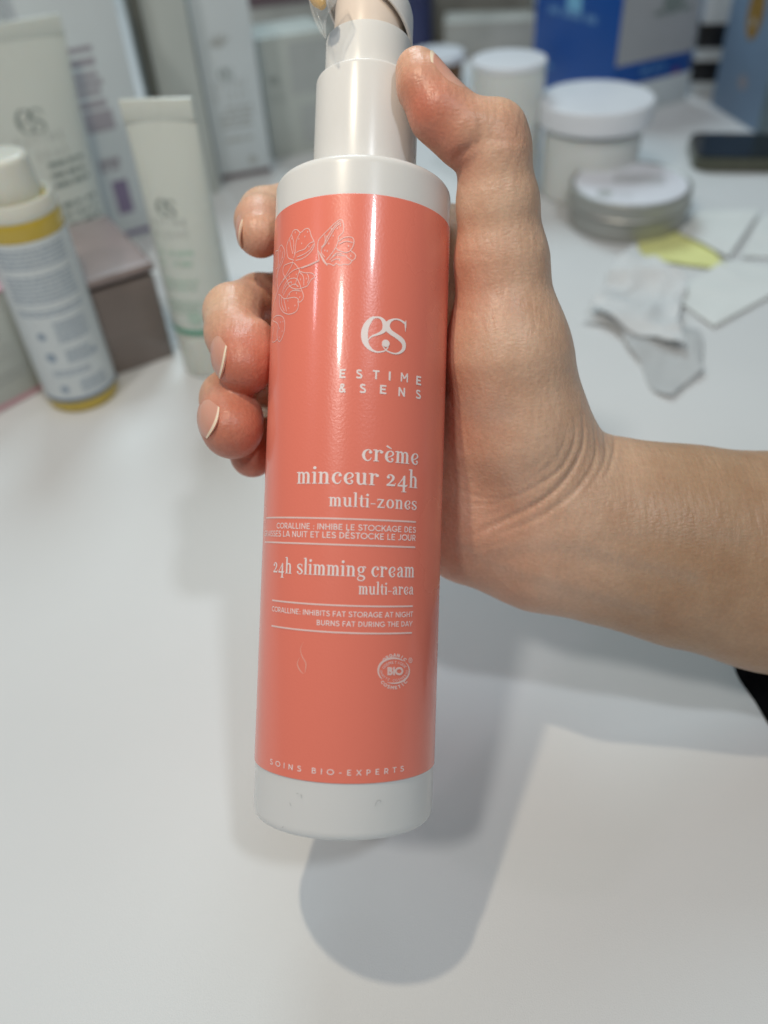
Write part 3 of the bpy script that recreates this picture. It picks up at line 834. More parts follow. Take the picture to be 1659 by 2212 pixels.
CREASE = [  # (points on the photograph's hand, depth mm, width mm)
 ([(1258, 890), (1262, 955), (1235, 1020), (1180, 1075), (1100, 1120), (1000, 1165)], .62, .65),
 ([(1283, 915), (1288, 985), (1262, 1040), (1215, 1085), (1150, 1125), (1080, 1150)], .42, .6),
 ([(1322, 925), (1330, 965), (1318, 1010), (1300, 1040)], .34, .55), ([(1303, 925), (1310, 985), (1290, 1030), (1255, 1075)], .26, .5),
 ([(1240, 890), (1243, 950), (1215, 1010), (1160, 1050), (1090, 1085)], .34, .55), ([(1225, 900), (1222, 950), (1195, 1000), (1145, 1035)], .16, .5),
 ([(1190, 960), (1165, 1000), (1115, 1035)], .12, .5), ([(1150, 1080), (1080, 1125), (1010, 1145)], .16, .5), ([(990, 1190), (1060, 1180), (1120, 1160)], .14, .5),
 ([(985, 1085), (1060, 1090), (1130, 1060)], .2, .5), ([(975, 1050), (1040, 1075), (1100, 1075)], .2, .5), ([(965, 1010), (1030, 1045)], .18, .5),
 ([(976, 354), (994, 334), (1014, 318), (1030, 300)], .40, .9), 
 ([(1030, 250), (1040, 290), (1025, 330)], .25, .6),
 ([(1062, 215), (1072, 235), (1070, 252)], .22, .5), ([(1082, 222), (1088, 240), (1100, 246)], .22, .5), ([(1100, 250), (1112, 262)], .2, .5), ([(1040, 300), (1090, 305), (1125, 312)], .15, .5),
 ([(980, 555), (1030, 548), (1070, 560)], .12, .5), ([(970, 660), (1010, 672), (1050, 680)], .12, .5),
 ([(548, 440), (556, 462), (553, 490)], .1, .5),
 ([(520, 640), (545, 648), (560, 668)], .18, .5), ([(500, 655), (530, 668), (552, 690)], .15, .5), ([(536, 810), (556, 806), (572, 795)], .05, .5),
]
for pts, dp, wd in CREASE:
    ln = surf_line(pts); d, tt = near_line(V, ln, True)
    am = dp * np.sin(np.pi * np.clip(tt, .02, .98)) ** .7
    DISP -= am * np.exp(-(d / wd) ** 2) - am * .22 * np.exp(-((d - wd * 2.2) / (wd * 1.4)) ** 2)
# shallow dips and tendons
for (u, v), dp, wd in (((1235, 1010), -.6, 9), ((1340, 985), -.7, 6), ((1240, 1190), -.4, 10), ((1075, 262), .5, 5)):
    c = onto(u, v); DISP += dp * np.exp(-(np.linalg.norm(V - c, axis=1) / wd) ** 2)
V = V + NRM * DISP[:, None]

def soft(P, c, r): return np.exp(-(np.linalg.norm(P - c, axis=1) / r) ** 2)
red = np.zeros(len(V))
for u, v, z, r, k in ((562, 500, 240, 10, .55), (530, 790, 226, 13, 1.0), (545, 745, 232, 10, .55), (502, 920, 228, 14, .9), (545, 985, 240, 10, .95), (915, 235, 203, 13, .75), (930, 290, 205, 10, .7), (965, 330, 207, 9, .6),
                      (1000, 620, 215, 12, .32), (985, 900, 222, 14, .35), (1020, 1130, 234, 18, .3), (545, 650, 250, 10, .35), (1095, 290, 206, 7, .3)):
    red = np.maximum(red, k * soft(V, pt(u, v, z), r))
red = np.maximum(red, .25 * np.exp(-np.maximum(bottle_d(V), 0) / 3.0))
vein = np.zeros(len(V))
for pts, wd, k in (([(1060, 1200), (1160, 1180), (1260, 1190), (1360, 1215), (1500, 1250)], 2.6, .30), ([(1000, 1180), (1100, 1235), (1250, 1280), (1400, 1320)], 2.4, .28), ([(1010, 880), (1045, 900), (1080, 885)], 4, .35), ([(1300, 1160), (1420, 1150), (1600, 1160)], 2.6, .15)):
    vein = np.maximum(vein, k * np.exp(-(near_line(V, surf_line(pts)) / wd) ** 2))
_w0 = pt(1235, 1120, 244); _w1 = pt(1480, 1180, 248)
arm_dim = np.clip((V - _w0) @ (_w1 - _w0) / ((_w1 - _w0) @ (_w1 - _w0)) + .25, 0, 1); arm_dim = arm_dim * arm_dim * (3 - 2 * arm_dim)  # mask that paints the weaker light on the forearm into its skin
me = bpy.data.meshes.new('person')
VW = np.array([CAM + (v[0] * RT + v[1] * UP + v[2] * FW) / 1000 for v in V]) - PR
me.from_pydata(VW.tolist(), [], F.tolist())
me.polygons.foreach_set('use_smooth', [True] * len(me.polygons))
me.update()
at = me.attributes.new('flush', 'FLOAT', 'POINT'); at.data.foreach_set('value', red.astype(np.float32))
at = me.attributes.new('tan', 'FLOAT', 'POINT'); at.data.foreach_set('value', arm_dim.astype(np.float32))
at = me.attributes.new('vein', 'FLOAT', 'POINT'); at.data.foreach_set('value', vein.astype(np.float32))
def skin():
    m = bpy.data.materials.new('skin'); m.use_nodes = True; nt = m.node_tree; b = nt.nodes['Principled BSDF']; L = nt.links.new
    N = nt.nodes.new
    tc = N('ShaderNodeTexCoord')
    def noise_(scale, detail=4, st=None):
        n = N('ShaderNodeTexNoise'); n.inputs['Scale'].default_value = scale; n.inputs['Detail'].default_value = detail
        if st is not None:
            mp = N('ShaderNodeMapping'); mp.inputs['Rotation'].default_value = st[0]; mp.inputs['Scale'].default_value = st[1]
            L(tc.outputs['Object'], mp.inputs[0]); L(mp.outputs[0], n.inputs['Vector'])
        else: L(tc.outputs['Object'], n.inputs['Vector'])
        return n
    blot = noise_(110, 6)
    cr = N('ShaderNodeValToRGB'); e = cr.color_ramp.elements
    e[0].position = .25; e[0].color = (.62, .385, .26, 1); e[1].position = .75; e[1].color = (.72, .485, .345, 1)
    L(blot.outputs['Fac'], cr.inputs[0])
    fa = N('ShaderNodeAttribute'); fa.attribute_name = 'flush'
    ve = N('ShaderNodeAttribute'); ve.attribute_name = 'vein'
    ta = N('ShaderNodeAttribute'); ta.attribute_name = 'tan'
    m0 = N('ShaderNodeMix'); m0.data_type = 'RGBA'; m0.blend_type = 'MULTIPLY'; m0.inputs[7].default_value = (.66, .63, .56, 1)  # forearm dimming multiplied into the base colour
    L(ta.outputs['Fac'], m0.inputs[0]); L(cr.outputs[0], m0.inputs[6])
    m1 = N('ShaderNodeMix'); m1.data_type = 'RGBA'; m1.inputs[7].default_value = (.50, .10, .058, 1)
    L(fa.outputs['Fac'], m1.inputs[0]); L(m0.outputs[2], m1.inputs[6])
    m2 = N('ShaderNodeMix'); m2.data_type = 'RGBA'; m2.inputs[7].default_value = (.40, .31, .25, 1)
    L(ve.outputs['Fac'], m2.inputs[0]); L(m1.outputs[2], m2.inputs[6])
    spk = noise_(900, 2); mr = N('ShaderNodeMapRange'); mr.inputs['From Min'].default_value = .35; mr.inputs['From Max'].default_value = .65; mr.inputs['To Min'].default_value = .95; mr.inputs['To Max'].default_value = 1.03
    L(spk.outputs['Fac'], mr.inputs['Value'])
    vm = N('ShaderNodeMix'); vm.data_type = 'RGBA'; vm.blend_type = 'MULTIPLY'; vm.inputs[0].default_value = 1
    L(m2.outputs[2], vm.inputs[6]); L(mr.outputs[0], vm.inputs[7]); L(vm.outputs[2], b.inputs['Base Color'])
    b.inputs['Subsurface Weight'].default_value = .22; b.inputs['Subsurface Radius'].default_value = (1, .35, .18); b.inputs['Subsurface Scale'].default_value = .0035
    b.inputs['Specular IOR Level'].default_value = .45
    rr = N('ShaderNodeMapRange'); rr.inputs['To Min'].default_value = .30; rr.inputs['To Max'].default_value = .50
    L(noise_(220, 3).outputs['Fac'], rr.inputs['Value']); L(rr.outputs[0], b.inputs['Roughness'])
    # skin relief: fine cells plus drawn-out lines across the thumb base and wrist
    vo = N('ShaderNodeTexVoronoi'); vo.feature = 'DISTANCE_TO_EDGE'; vo.inputs['Scale'].default_value = 800
    mp = N('ShaderNodeMapping'); mp.inputs['Rotation'].default_value = (0, 0, .6); mp.inputs['Scale'].default_value = (.55, 1.2, 1)
    L(tc.outputs['Object'], mp.inputs[0]); L(mp.outputs[0], vo.inputs['Vector'])
    ln = noise_(240, 5, ((.2, .5, -.75), (2.4, .45, 1.2)))
    b1 = N('ShaderNodeBump'); b1.inputs['Strength'].default_value = .42; b1.inputs['Distance'].default_value = .00025
    L(vo.outputs[0], b1.inputs['Height'])
    b2 = N('ShaderNodeBump'); b2.inputs['Strength'].default_value = .5; b2.inputs['Distance'].default_value = .0006
    L(ln.outputs['Fac'], b2.inputs['Height']); L(b1.outputs[0], b2.inputs['Normal']); L(b2.outputs[0], b.inputs['Normal'])
    return m
person = obj('person', me, skin()); person.location = PR
tag(person, 'bare hand and forearm reaching in from the right, fingers wrapped around the coral bottle', 'person')

def nail_mat():
    m = bpy.data.materials.new('nail_plate'); m.use_nodes = True; nt = m.node_tree; b = nt.nodes['Principled BSDF']
    a = nt.nodes.new('ShaderNodeAttribute'); a.attribute_name = 'edge'
    cr = nt.nodes.new('ShaderNodeValToRGB'); e = cr.color_ramp.elements
    e[0].position = 0; e[0].color = (.66, .38, .29, 1); e[1].position = .88; e[1].color = (.62, .31, .235, 1)
    x = cr.color_ramp.elements.new(.925); x.color = (.86, .70, .54, 1); x = cr.color_ramp.elements.new(1); x.color = (.86, .72, .56, 1)
    n = nt.nodes.new('ShaderNodeTexNoise'); n.inputs['Scale'].default_value = 300
    bp = nt.nodes.new('ShaderNodeBump'); bp.inputs['Strength'].default_value = .08; bp.inputs['Distance'].default_value = .0002
    nt.links.new(n.outputs['Fac'], bp.inputs['Height']); nt.links.new(bp.outputs[0], b.inputs['Normal'])
    nt.links.new(a.outputs['Fac'], cr.inputs[0]); nt.links.new(cr.outputs[0], b.inputs['Base Color'])
    b.inputs['Roughness'].default_value = .28; b.inputs['Subsurface Weight'].default_value = .15; b.inputs['Subsurface Scale'].default_value = .001
    return m
NM = nail_mat()
def nail(u, v, ldir, length, half, back=.5, lift=.14, free=.9, axis=None, out=None):
    """plate hugging the fingertip: (u, v) a point on it, ldir the way it grows (camera axes)"""
    if axis is None: c = onto(u, v)
    else:
        nn = np.array(out, float); nn /= np.linalg.norm(nn); c = np.array(axis) + nn * 14
        for _ in range(40): c = c - nn * max(float(field(c[None])[0]) * .8, 0)
    n = grad(c[None])[0]
    l = np.array(ldir, float); l = l - (l @ n) * n; l /= np.linalg.norm(l); wv = np.cross(l, n)
    NA, NB = 17, 19; pts = np.zeros((NB, NA, 3)); eg = np.zeros((NB, NA))
    for j in range(NB):
        b = j / (NB - 1)
        wid = half * (0.55 + .45 * min(1, b / .35) ** .5)
        for i in range(NA):
            a = -1 + 2 * i / (NA - 1)
            along = -back * length + b * length * (1 + .0 * a) + (.22 * length * (1 - a * a) if b > .6 else -.12 * length * (1 - a * a) * (1 - b / .6))
            p = c + l * along + wv * a * wid + n * (-.16 * (a * wid) ** 2 / 3.2)
            pts[j, i] = p; eg[j, i] = b
    Q = pts.reshape(-1, 3); 
    for _ in range(30):                                          # settle onto the skin
        d = field(Q); g = grad(Q); Q = Q - g * d[:, None] * .6
    Q = Q.reshape(NB, NA, 3)
    # flatten lengthwise so that the free edge stands off the pulp
    for j in range(NB):
        b = j / (NB - 1)
        if b > .62:
            k = int(.62 * (NB - 1)); base = Q[k] + (Q[k] - Q[k - 4]) / 4 * (j - k)
            Q[j] = Q[j] * (1 - .34) + base * .34
    top = Q + grad(Q.reshape(-1, 3)).reshape(Q.shape) * 0
    G_ = grad(Q.reshape(-1, 3)).reshape(Q.shape)
    A = (np.linspace(-1, 1, NA) ** 2)[None, :, None]; Bv = np.linspace(0, 1, NB)[:, None, None]
    top = Q + G_ * (lift * (1 - .75 * A) * np.clip(Bv * 3.5 - .35, -.2, 1))
    bot = Q - G_ * .5
    vs = np.concatenate([top.reshape(-1, 3), bot.reshape(-1, 3)]); fs = []; o = NA * NB
    for j in range(NB - 1):
        for i in range(NA - 1):
            q = (j * NA + i, j * NA + i + 1, (j + 1) * NA + i + 1, (j + 1) * NA + i)
            fs.append(q); fs.append(tuple(reversed([k + o for k in q])))
    edge = [i for i in range(NA)] + [j * NA + NA - 1 for j in range(1, NB)] + [(NB - 1) * NA + i for i in range(NA - 2, -1, -1)] + [j * NA for j in range(NB - 2, 0, -1)]
    for a, b in zip(edge, edge[1:] + edge[:1]): fs.append((b, a, a + o, b + o))
    W3 = [CAM + (q[0] * RT + q[1] * UP + q[2] * FW) / 1000 - PR for q in vs]
    nm = mesh(W3, fs, True, 60)
    bm = bmesh.new(); bm.from_mesh(nm); bmesh.ops.recalc_face_normals(bm, faces=bm.faces[:]); bm.to_mesh(nm); bm.free()
    at = nm.attributes.new('edge', 'FLOAT', 'POINT'); at.data.foreach_set('value', np.concatenate([eg.ravel(), eg.ravel()]).astype(np.float32))
    return obj('fingernail', nm, NM, person)
nail(0, 0, (-.56, .83, .0), 10, 5.4, .62, axis=pt(930, 200, 209.5), out=(.80, .56, -.48))
nail(510, 500, (.45, -.45, -.75), 8.5, 4.6, .55)
nail(459, 768, (.55, -.55, -.62), 9.0, 5.4, .5)
nail(438, 900, (.45, -.35, -.8), 8.5, 4.8, .5)

def sleeve():
    # black rumpled cloth resting at the table's right rim, under the forearm
    c = tab(1740, 1475); e = tab(1598, 1475)
    r = np.linalg.norm(c - e); n, rows, vs, fs = 64, 16, [], []
    for j in range(rows + 1):
        t = j / rows * math.pi / 2
        for k in range(n):
            a = 2 * math.pi * k / n
            rr = r * math.cos(t) ** .7 * (1 + .05 * math.sin(3 * a + 1) + .03 * math.sin(7 * a) + .02 * noise.noise(Vector((math.cos(a) * 3, math.sin(a) * 3, t * 3))))
            vs.append(np.array([c[0] + rr * 1.0 * math.cos(a), c[1] + rr * 1.35 * math.sin(a), .022 * math.sin(t) * (1 + .12 * math.sin(5 * a + 4 * t))]) - PR)
    for j in range(rows):
        for k in range(n):
            k2 = (k + 1) % n; fs.append((j * n + k, j * n + k2, (j + 1) * n + k2, (j + 1) * n + k))
    fs.append(tuple(range(rows * n, rows * n + n)))
    o = obj('clothing', mesh(vs, fs, True), M['cloth'], person); o['label'] = 'black cloth bunched on the table under the forearm'
sleeve()
def cuff():
    # pushed-up black sleeve farther along the arm
    a = wpt(pt(2020, 1285, 257) / 1000); b = wpt(pt(2160, 1312, 259) / 1000); d = b - a; d /= np.linalg.norm(d)
    pts, rad = [], []
    for i in range(26):
        t = i / 25; p = a + d * .30 * t; p[2] = max(p[2], .052)
        pts.append(p - PR); rad.append(.041 + .012 * t + .0022 * math.sin(i * 1.9) + .001 * math.sin(i * 4.3))
    o = obj('sleeve', tube(pts, rad, 40), M['cloth'], person)
    print('cuff', a, b, [round(float(x), 1) for x in proj(a)])
cuff()

# ------------------------------------------------------------------ printing for background packs
def flat_ink(k, name, m, parent, fn):
    me = mesh([fn(x, y, z) for x, y, z in k.v], k.f)
    return obj(name, me, m, parent)
def logo_ink(k, x, y, h):
    """monogram centred on (x, y), height h"""
    s = h / 1010
    for st in LOGO: k.stroke([(x + (a - 760) * s, y - (b - 705) * s, wd * s) for a, b, wd in st])
    k.disc(x + 55 * s, y - 213 * s, 103 * s)
def brand_ink(k, x, y, w):
    for row, (s, dy) in enumerate((('ESTIME', 0), ('& SENS', -.30))):
        src = sans_line(s, .15, .7); x0, x1, _, _ = src.bounds()
        k.merge(src, lambda gx, gy: (x - w / 2 + (gx - x0) / (x1 - x0) * w, y + dy * w + gy * w * .17 / CAPH))
def words(k, x0, x1, y, h, rr, dens=.9):
    x = x0
    while x < x1 - h:
        ww = min(rr.uniform(1.5, 5) * h, x1 - x)
        k.rect(x, y, x + ww, y + h); x += ww + h * .7
def sprig_ink(k, x, y, h):
    for a in (-50, -20, 15, 45, 70):
        t = R_(90 + a); k.stroke([(x, y, h * .05), (x + .3 * h * math.cos(t) - .1 * h * math.sin(t), y + .3 * h * math.sin(t), h * .16), (x + .6 * h * math.cos(t), y + .6 * h * math.sin(t), h * .04)])

def facing(p):                                                   # heading of the camera seen from p
    return math.atan2(-p[0], p[1]) 

def foot(u, v, wpx):
    """nearest foot point (u, v) and pixel width -> centre and radius of a round base"""
    p = tab(u, v); r = wpx / 2 * depth(p) / FPX
    d = np.array([p[0], p[1], 0.]); d /= np.linalg.norm(d)
    return p + d * r, r
def curved(r, m=1.0):
    """maps (arc, height, lift) onto a standing cylinder, zero arc towards -y"""
    return lambda x, y, z: ((r + z) * math.sin(x / r), -(r + z) * math.cos(x / r), y)

# ------------------------------------------------------------------ amber bottle
def amber_bottle():
    c, r = foot(196, 888, 152)
    root = empty('amber_bottle', c, facing(c))
    f = np.array([0, 0, 0.]) + c - np.array([c[0], c[1], 0]) / np.linalg.norm(c[:2]) * r
    hl0 = height_at(f, 862); hl1 = height_at(f, 524); hsh = height_at(f, 488); hck = height_at(c, 432); htp = height_at(c, 332)
    obj('body', lathe(rounded([(0, 0), (r, 0), (r, hsh), (r * .80, hsh + .006)], .003, 5), 72, cap0=False), M['amber'], root)
    obj('label', lathe([(r + .0003, hl0), (r + .0003, hl1)], 72, False, False), M['card'], root)
    obj('shoulder', lathe(rounded([(r * .97, hsh + .0008), (r * .99, hsh + .003), (r * .92, hsh + .010), (r * .62, hck - .004), (r * .60, hck)], .004, 5), 72), M['cap'], root)
    obj('cap', lathe(rounded([(0, hck), (r * .70, hck), (r * .66, htp), (0, htp)], .003, 5), 64, False, False), M['cap'], root)
    lab = root.children[1]
    fn = curved(r + .0003); k = Ink(); rr = random.Random(3); H = hl1 - hl0
    yy = hl1 - .004
    for blk, n in ((-.9, 5), (-.85, 7), (-.8, 2)):
        for i in range(n):
            words(k, -r * .95, r * .85, yy, .0009, rr); yy -= .0021
        yy -= .0028
    for i in range(6): words(k, -r * .15, r * .75, yy, .0009, rr); yy -= .0020
    k.disc(-r * .55, yy + .006, .0022); yy -= .004
    for i in range(4): words(k, -r * .1, r * .6, yy, .0009, rr); yy -= .0020
    k.disc(-r * .5, yy + .006, .0026); k.disc(r * .7, yy + .004, .0016); yy -= .003
    for i in range(2): words(k, -r * .6, r * .4, yy, .0009, rr); yy -= .0020
    for i in range(4): words(k, 0, r * .8, hl0 + .005 + i * .002, .0009, rr)
    k.disc(-r * .45, hl0 + .008, .0022)
    flat_ink(k, 'fine_print', M['bluep'], lab, fn)
    k2 = Ink(); k2.stroke([(x, hl0 + .0009, .0018) for x in np.linspace(-r * 1.5, r * 1.5, 40)], None, False)
    flat_ink(k2, 'blue_ring', M['bluering'], lab, fn)
    tag(root, 'amber bottle with white label of small blue print and frosted cap', 'bottle')
amber_bottle()

# ------------------------------------------------------------------ squeezed tubes standing on their caps
def tube_pack(name, label, c, r, h, caph, crimp_w, crimp_h, rz, pcol, band, printer, yaw=0.0):
    root = empty(name, c, rz)
    n, rows, vs, fs = 72, 28, [], []
    for j in range(rows + 1):
        t = j / rows; e = t ** 1.5
        ax_ = r * (1 - e) + crimp_w / 2 * e; ay = r * (1 - t ** 1.25) + .0014 * t ** 1.25
        for k in range(n):
            a = 2 * math.pi * k / n
            vs.append((ax_ * math.cos(a), ay * math.sin(a), caph + (h - caph - crimp_h) * t))
    for j in range(rows):
        for k in range(n):
            k2 = (k + 1) % n; fs.append((j * n + k, j * n + k2, (j + 1) * n + k2, (j + 1) * n + k))
    fs.append(tuple(reversed(range(n)))); fs.append(tuple(range(rows * n, rows * n + n)))
    tb = obj('body', mesh(vs, fs, True, 60), M['cream'], root)
    obj('crimp', box_me(-crimp_w / 2, crimp_w / 2, -.0016, .0016, h - crimp_h - .0008, h, .0006), M['cream'], root)
    obj('cap', lathe(rounded([(0, 0), (r * .96, 0), (r * .99, caph - .0006), (0, caph - .0006)], .003, 5), 64, False, False), M['cap'], root)
    def fn(x, y, z):
        t = (y - caph) / (h - caph - crimp_h); t = min(max(t, 0), 1); e = t ** 1.5
        ax_ = r * (1 - e) + crimp_w / 2 * e; ay = r * (1 - t ** 1.25) + .0014 * t ** 1.25
        s = math.sin(min(max(x / ax_, -1.5), 1.5)) 
        a = min(max(x / ax_, -1.5), 1.5)
        return ((ax_ + z) * math.sin(a), -(ay + z + .0002) * math.cos(a), y)
    printer(tb, fn, r, h, caph)
    if band is not None:
        k = Ink(); k.stroke([(x, caph + band, .0026) for x in np.linspace(-r * 1.5, r * 1.5, 40)], None, False)
        flat_ink(k, 'colour_band', pcol, tb, fn)
    tag(root, label, 'tube')
    return root
def green_print(tb, fn, r, h, caph):
    rr = random.Random(5); k = Ink(); H = h - caph
    logo_ink(k, -r * .25, caph + H * .58, .0085)
    flat_ink(k, 'monogram', M['greyp'], tb, fn)
    k = Ink(); brand_ink(k, -r * .25, caph + H * .505, .018)
    flat_ink(k, 'brand_lettering', M['greypale'], tb, fn)
    k = Ink(); y = caph + H * .375
    for i, hh in enumerate((.0024, .0024, .0016, .0016, .0012, .0012, .0012)):
        words(k, -r * .75, r * (.35 - .1 * (i % 2)), y, hh, rr); y -= hh * 2.1 + (.004 if i in (1, 3) else 0)
    k.disc(r * .05, caph + H * .085, .004)
    flat_ink(k, 'green_print', M['greenpale'], tb, fn)
def grey_print(tb, fn, r, h, caph):
    rr = random.Random(6); k = Ink(); H = h - caph
    logo_ink(k, -r * .05, caph + H * .62, .013); sprig_ink(k, -r * .62, caph + H * .80, .017)
    flat_ink(k, 'monogram', M['greyp'], tb, fn)
    k = Ink(); brand_ink(k, r * .02, caph + H * .525, .028)
    flat_ink(k, 'brand_lettering', M['greypale'], tb, fn)
    k = Ink(); y = caph + H * .42
    for i in range(6):
        words(k, r * .0, r * .95, y, .0026, rr); y -= .0056 + (.006 if i == 2 else 0)
    flat_ink(k, 'product_print', M['greyp'], tb, fn)
def place_tube(u, v, wpx, v_top, v_cap, crimp_px, name, label, rz_off, printer, band=None):
    c, r = foot(u, v, wpx)
    h = height_at(c, v_top); ch = height_at(c - np.array([c[0], c[1], 0]) / np.linalg.norm(c[:2]) * r, v_cap)
    cw = crimp_px * depth(c + np.array([0, 0, h])) / FPX
    return tube_pack(name, label, c, r, h, ch, cw, .009, facing(c) + rz_off, M['greenp'], band, printer)
place_tube(472, 818, 136, 212, 722, 162, 'green_print_tube', 'cream squeeze tube with pale green print and dark green band above its cap', R_(-20), green_print, .0016)
place_tube(190, 640, 175, 50, 560, 262, 'wide_tube', 'wide cream squeeze tube with grey monogram behind the amber bottle', R_(6), grey_print)

# ------------------------------------------------------------------ cartons
def carton(name, label, cat, pl, pr, thick, h, m, group=None):
    """front bottom corners pl, pr given as table points; returns root (at left corner), width"""
    d = pr - pl; wd = np.linalg.norm(d[:2])
    root = empty(name, pl, math.atan2(d[1], d[0]))
    obj('box', box_me(0, wd, 0, thick, 0, h, .0007), m, root)
    tag(root, label, cat, group)
    return root, wd
front = lambda x, y, z: (x, -z - .00015, y)
def purple_carton():
    pl, pr = tab(196, 545), tab(366, 497)
    root, wd = carton('tall_carton', 'tall white carton with rows of mauve print and a purple foot line', 'carton', pl, pr, .05, height_at(pr, -60), M['card'])
    H = height_at(pr, -60); rr = random.Random(9); k = Ink(); b = root.children[0]
    def y_at(v): return height_at(pl * .35 + pr * .65, v)
    for v0, v1 in ((96, 108), (122, 138), (152, 164), (170, 182), (188, 200), (212, 228)):
        k.rect(wd * .30, y_at(v1), wd * (.62 + .05 * rr.random()), y_at(v0))
    flat_ink(k, 'text_rows', M['mauve'], b, front)
    k = Ink(); k.rect(wd * .36, y_at(278), wd * .68, y_at(235)); words(k, wd * .38, wd * .62, y_at(350), .004, rr); words(k, wd * .38, wd * .60, y_at(362), .003, rr)
    flat_ink(k, 'mauve_block', M['mauve'], b, front)
    k = Ink(); k.rect(wd * .46, y_at(455), wd * .64, y_at(385)); k.rect(wd * .46, .004, wd * .80, .0075)
    flat_ink(k, 'purple_marks', M['purple'], b, front)
purple_carton()
def brown_carton():
    pl, pr = tab(478, 397), tab(590, 376)
    root, wd = carton('brown_line_carton', 'tall white carton with grey monogram and a dark brown foot line', 'carton', pl, pr, .055, height_at(pr, -70), M['card'])
    rr = random.Random(10); b = root.children[0]; mid = (pl + pr) / 2
    def y_at(v): return height_at(mid, v)
    k = Ink(); k.rect(wd * .03, .0022, wd * .97, .0062)
    flat_ink(k, 'foot_line', M['brown'], b, front)
    k = Ink(); logo_ink(k, wd * .42, y_at(160), .009); flat_ink(k, 'monogram', M['greyp'], b, front)
    k = Ink(); sprig_ink(k, wd * .42, y_at(100), .016); flat_ink(k, 'sprig_print', M['greypale'], b, front)
    k = Ink(); brand_ink(k, wd * .45, y_at(190), .026)
    for v in (236, 250, 262, 274): words(k, wd * (.2 if v > 240 else .32), wd * .80, y_at(v), .0022, rr)
    words(k, wd * .22, wd * .82, y_at(304), .003, rr); k.disc(wd * .66, y_at(348), .0035)
    flat_ink(k, 'product_print', M['greypale'], b, front)
brown_carton()
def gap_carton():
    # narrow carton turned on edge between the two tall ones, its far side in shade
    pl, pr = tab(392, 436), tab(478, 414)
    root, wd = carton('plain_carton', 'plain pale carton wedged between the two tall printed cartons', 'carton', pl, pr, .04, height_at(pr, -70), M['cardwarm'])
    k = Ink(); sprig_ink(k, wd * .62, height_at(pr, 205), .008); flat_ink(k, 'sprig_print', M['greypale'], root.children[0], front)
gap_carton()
def gap_strip():  # dark strip added to stand for the shade between the cartons
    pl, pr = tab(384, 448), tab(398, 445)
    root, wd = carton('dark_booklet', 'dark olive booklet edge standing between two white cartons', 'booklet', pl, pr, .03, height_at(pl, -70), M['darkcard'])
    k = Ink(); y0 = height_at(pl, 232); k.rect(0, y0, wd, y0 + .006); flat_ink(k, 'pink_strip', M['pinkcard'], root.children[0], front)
gap_strip()
def small_carton(name, label, pl, pr, th, vtop, panels):
    root, wd = carton(name, label, 'carton', pl, pr, th, height_at(pr, vtop), M['cardwarm'], None)
    b = root.children[0]; h = height_at(pr, vtop)
    k = Ink()
    for x0, y0, x1, y1 in panels: k.rect(x0 * wd, y0 * h, x1 * wd, y1 * h)
    if panels: flat_ink(k, 'grey_panel', M['greypale'], b, front)
    k = Ink(); logo_ink(k, wd * .18, h * .66, .007); brand_ink(k, wd * .2, h * .52, .012); flat_ink(k, 'monogram', M['greyp'], b, front)
small_carton('small_carton', 'short white carton with pale grey panels just left of the pump', tab(588, 345), tab(730, 318), .05, 62, [(.42, .52, .97, .94), (.5, .08, .97, .42)])
def brown_tray():
    pl, pr = tab(520, 130), tab(800, 95)
    root, wd = carton('brown_edged_tray', 'flat tray with a dark plum rim behind the small carton', 'tray', pl, pr, .16, .05, M['clutterlight'])
    obj('rim', box_me(-.002, wd + .002, -.002, .162, .0505, .062, .001), M['brown'], root)
brown_tray()

def back_carton():
    pl, pr = tab(20, 520), tab(205, 470)
    root, wd = carton('blank_carton', 'blank bluish white carton rising behind the wide tube at the top left corner', 'carton', pl, pr, .05, height_at(pr, -60), M['card'])
back_carton()
# ------------------------------------------------------------------ taupe box and pink carton at the left
def taupe_box():
    pr = tab(378, 768); pl0 = tab(270, 806); d = pl0 - pr; pl = pr + d * 2.05
    h = height_at(pr, 592)
    dd = (pr - pl); wd = np.linalg.norm(dd[:2])
    root = empty('taupe_gift_box', pl, math.atan2(dd[1], dd[0]))
    back = .075
    obj('base', box_me(0, wd, 0, back, 0, h, .0012), M['taupe'], root)
    obj('lid', box_me(-.0015, wd + .0015, -.0015, back + .0015, h + .0022, h + .0075, .0016, 3), M['taupelid'], root)
    tag(root, 'glossy taupe gift box with lid lying between amber bottle and green tube', 'box')
taupe_box()
def pink_carton():
    pr = tab(104, 838); pl = tab(-60, 925)
    h = height_at(tab(0, 893), 676)
    root, wd = carton('pink_top_carton', 'white carton with pink top and pink foot line at the left edge', 'carton', pl, pr, .045, h, M['cardwarm'])
    b = root.children[0]; k = Ink(); k.rect(wd * .01, .0012, wd * .99, .0042); flat_ink(k, 'foot_line', M['pinkcard'], b, front)
    obj('top_flap', box_me(-.0004, wd + .0004, -.0004, .0454, h + .0002, h + .0012, .0003), M['pinkcard'], root)
    k = Ink(); logo_ink(k, wd * .58, h * .70, .0075); flat_ink(k, 'monogram', M['greyp'], b, front)
    k = Ink(); brand_ink(k, wd * .60, h * .52, .016); rr = random.Random(2); words(k, wd * .4, wd * .85, h * .3, .0014, rr); words(k, wd * .4, wd * .8, h * .24, .0014, rr); flat_ink(k, 'product_print', M['greypale'], b, front)
pink_carton()

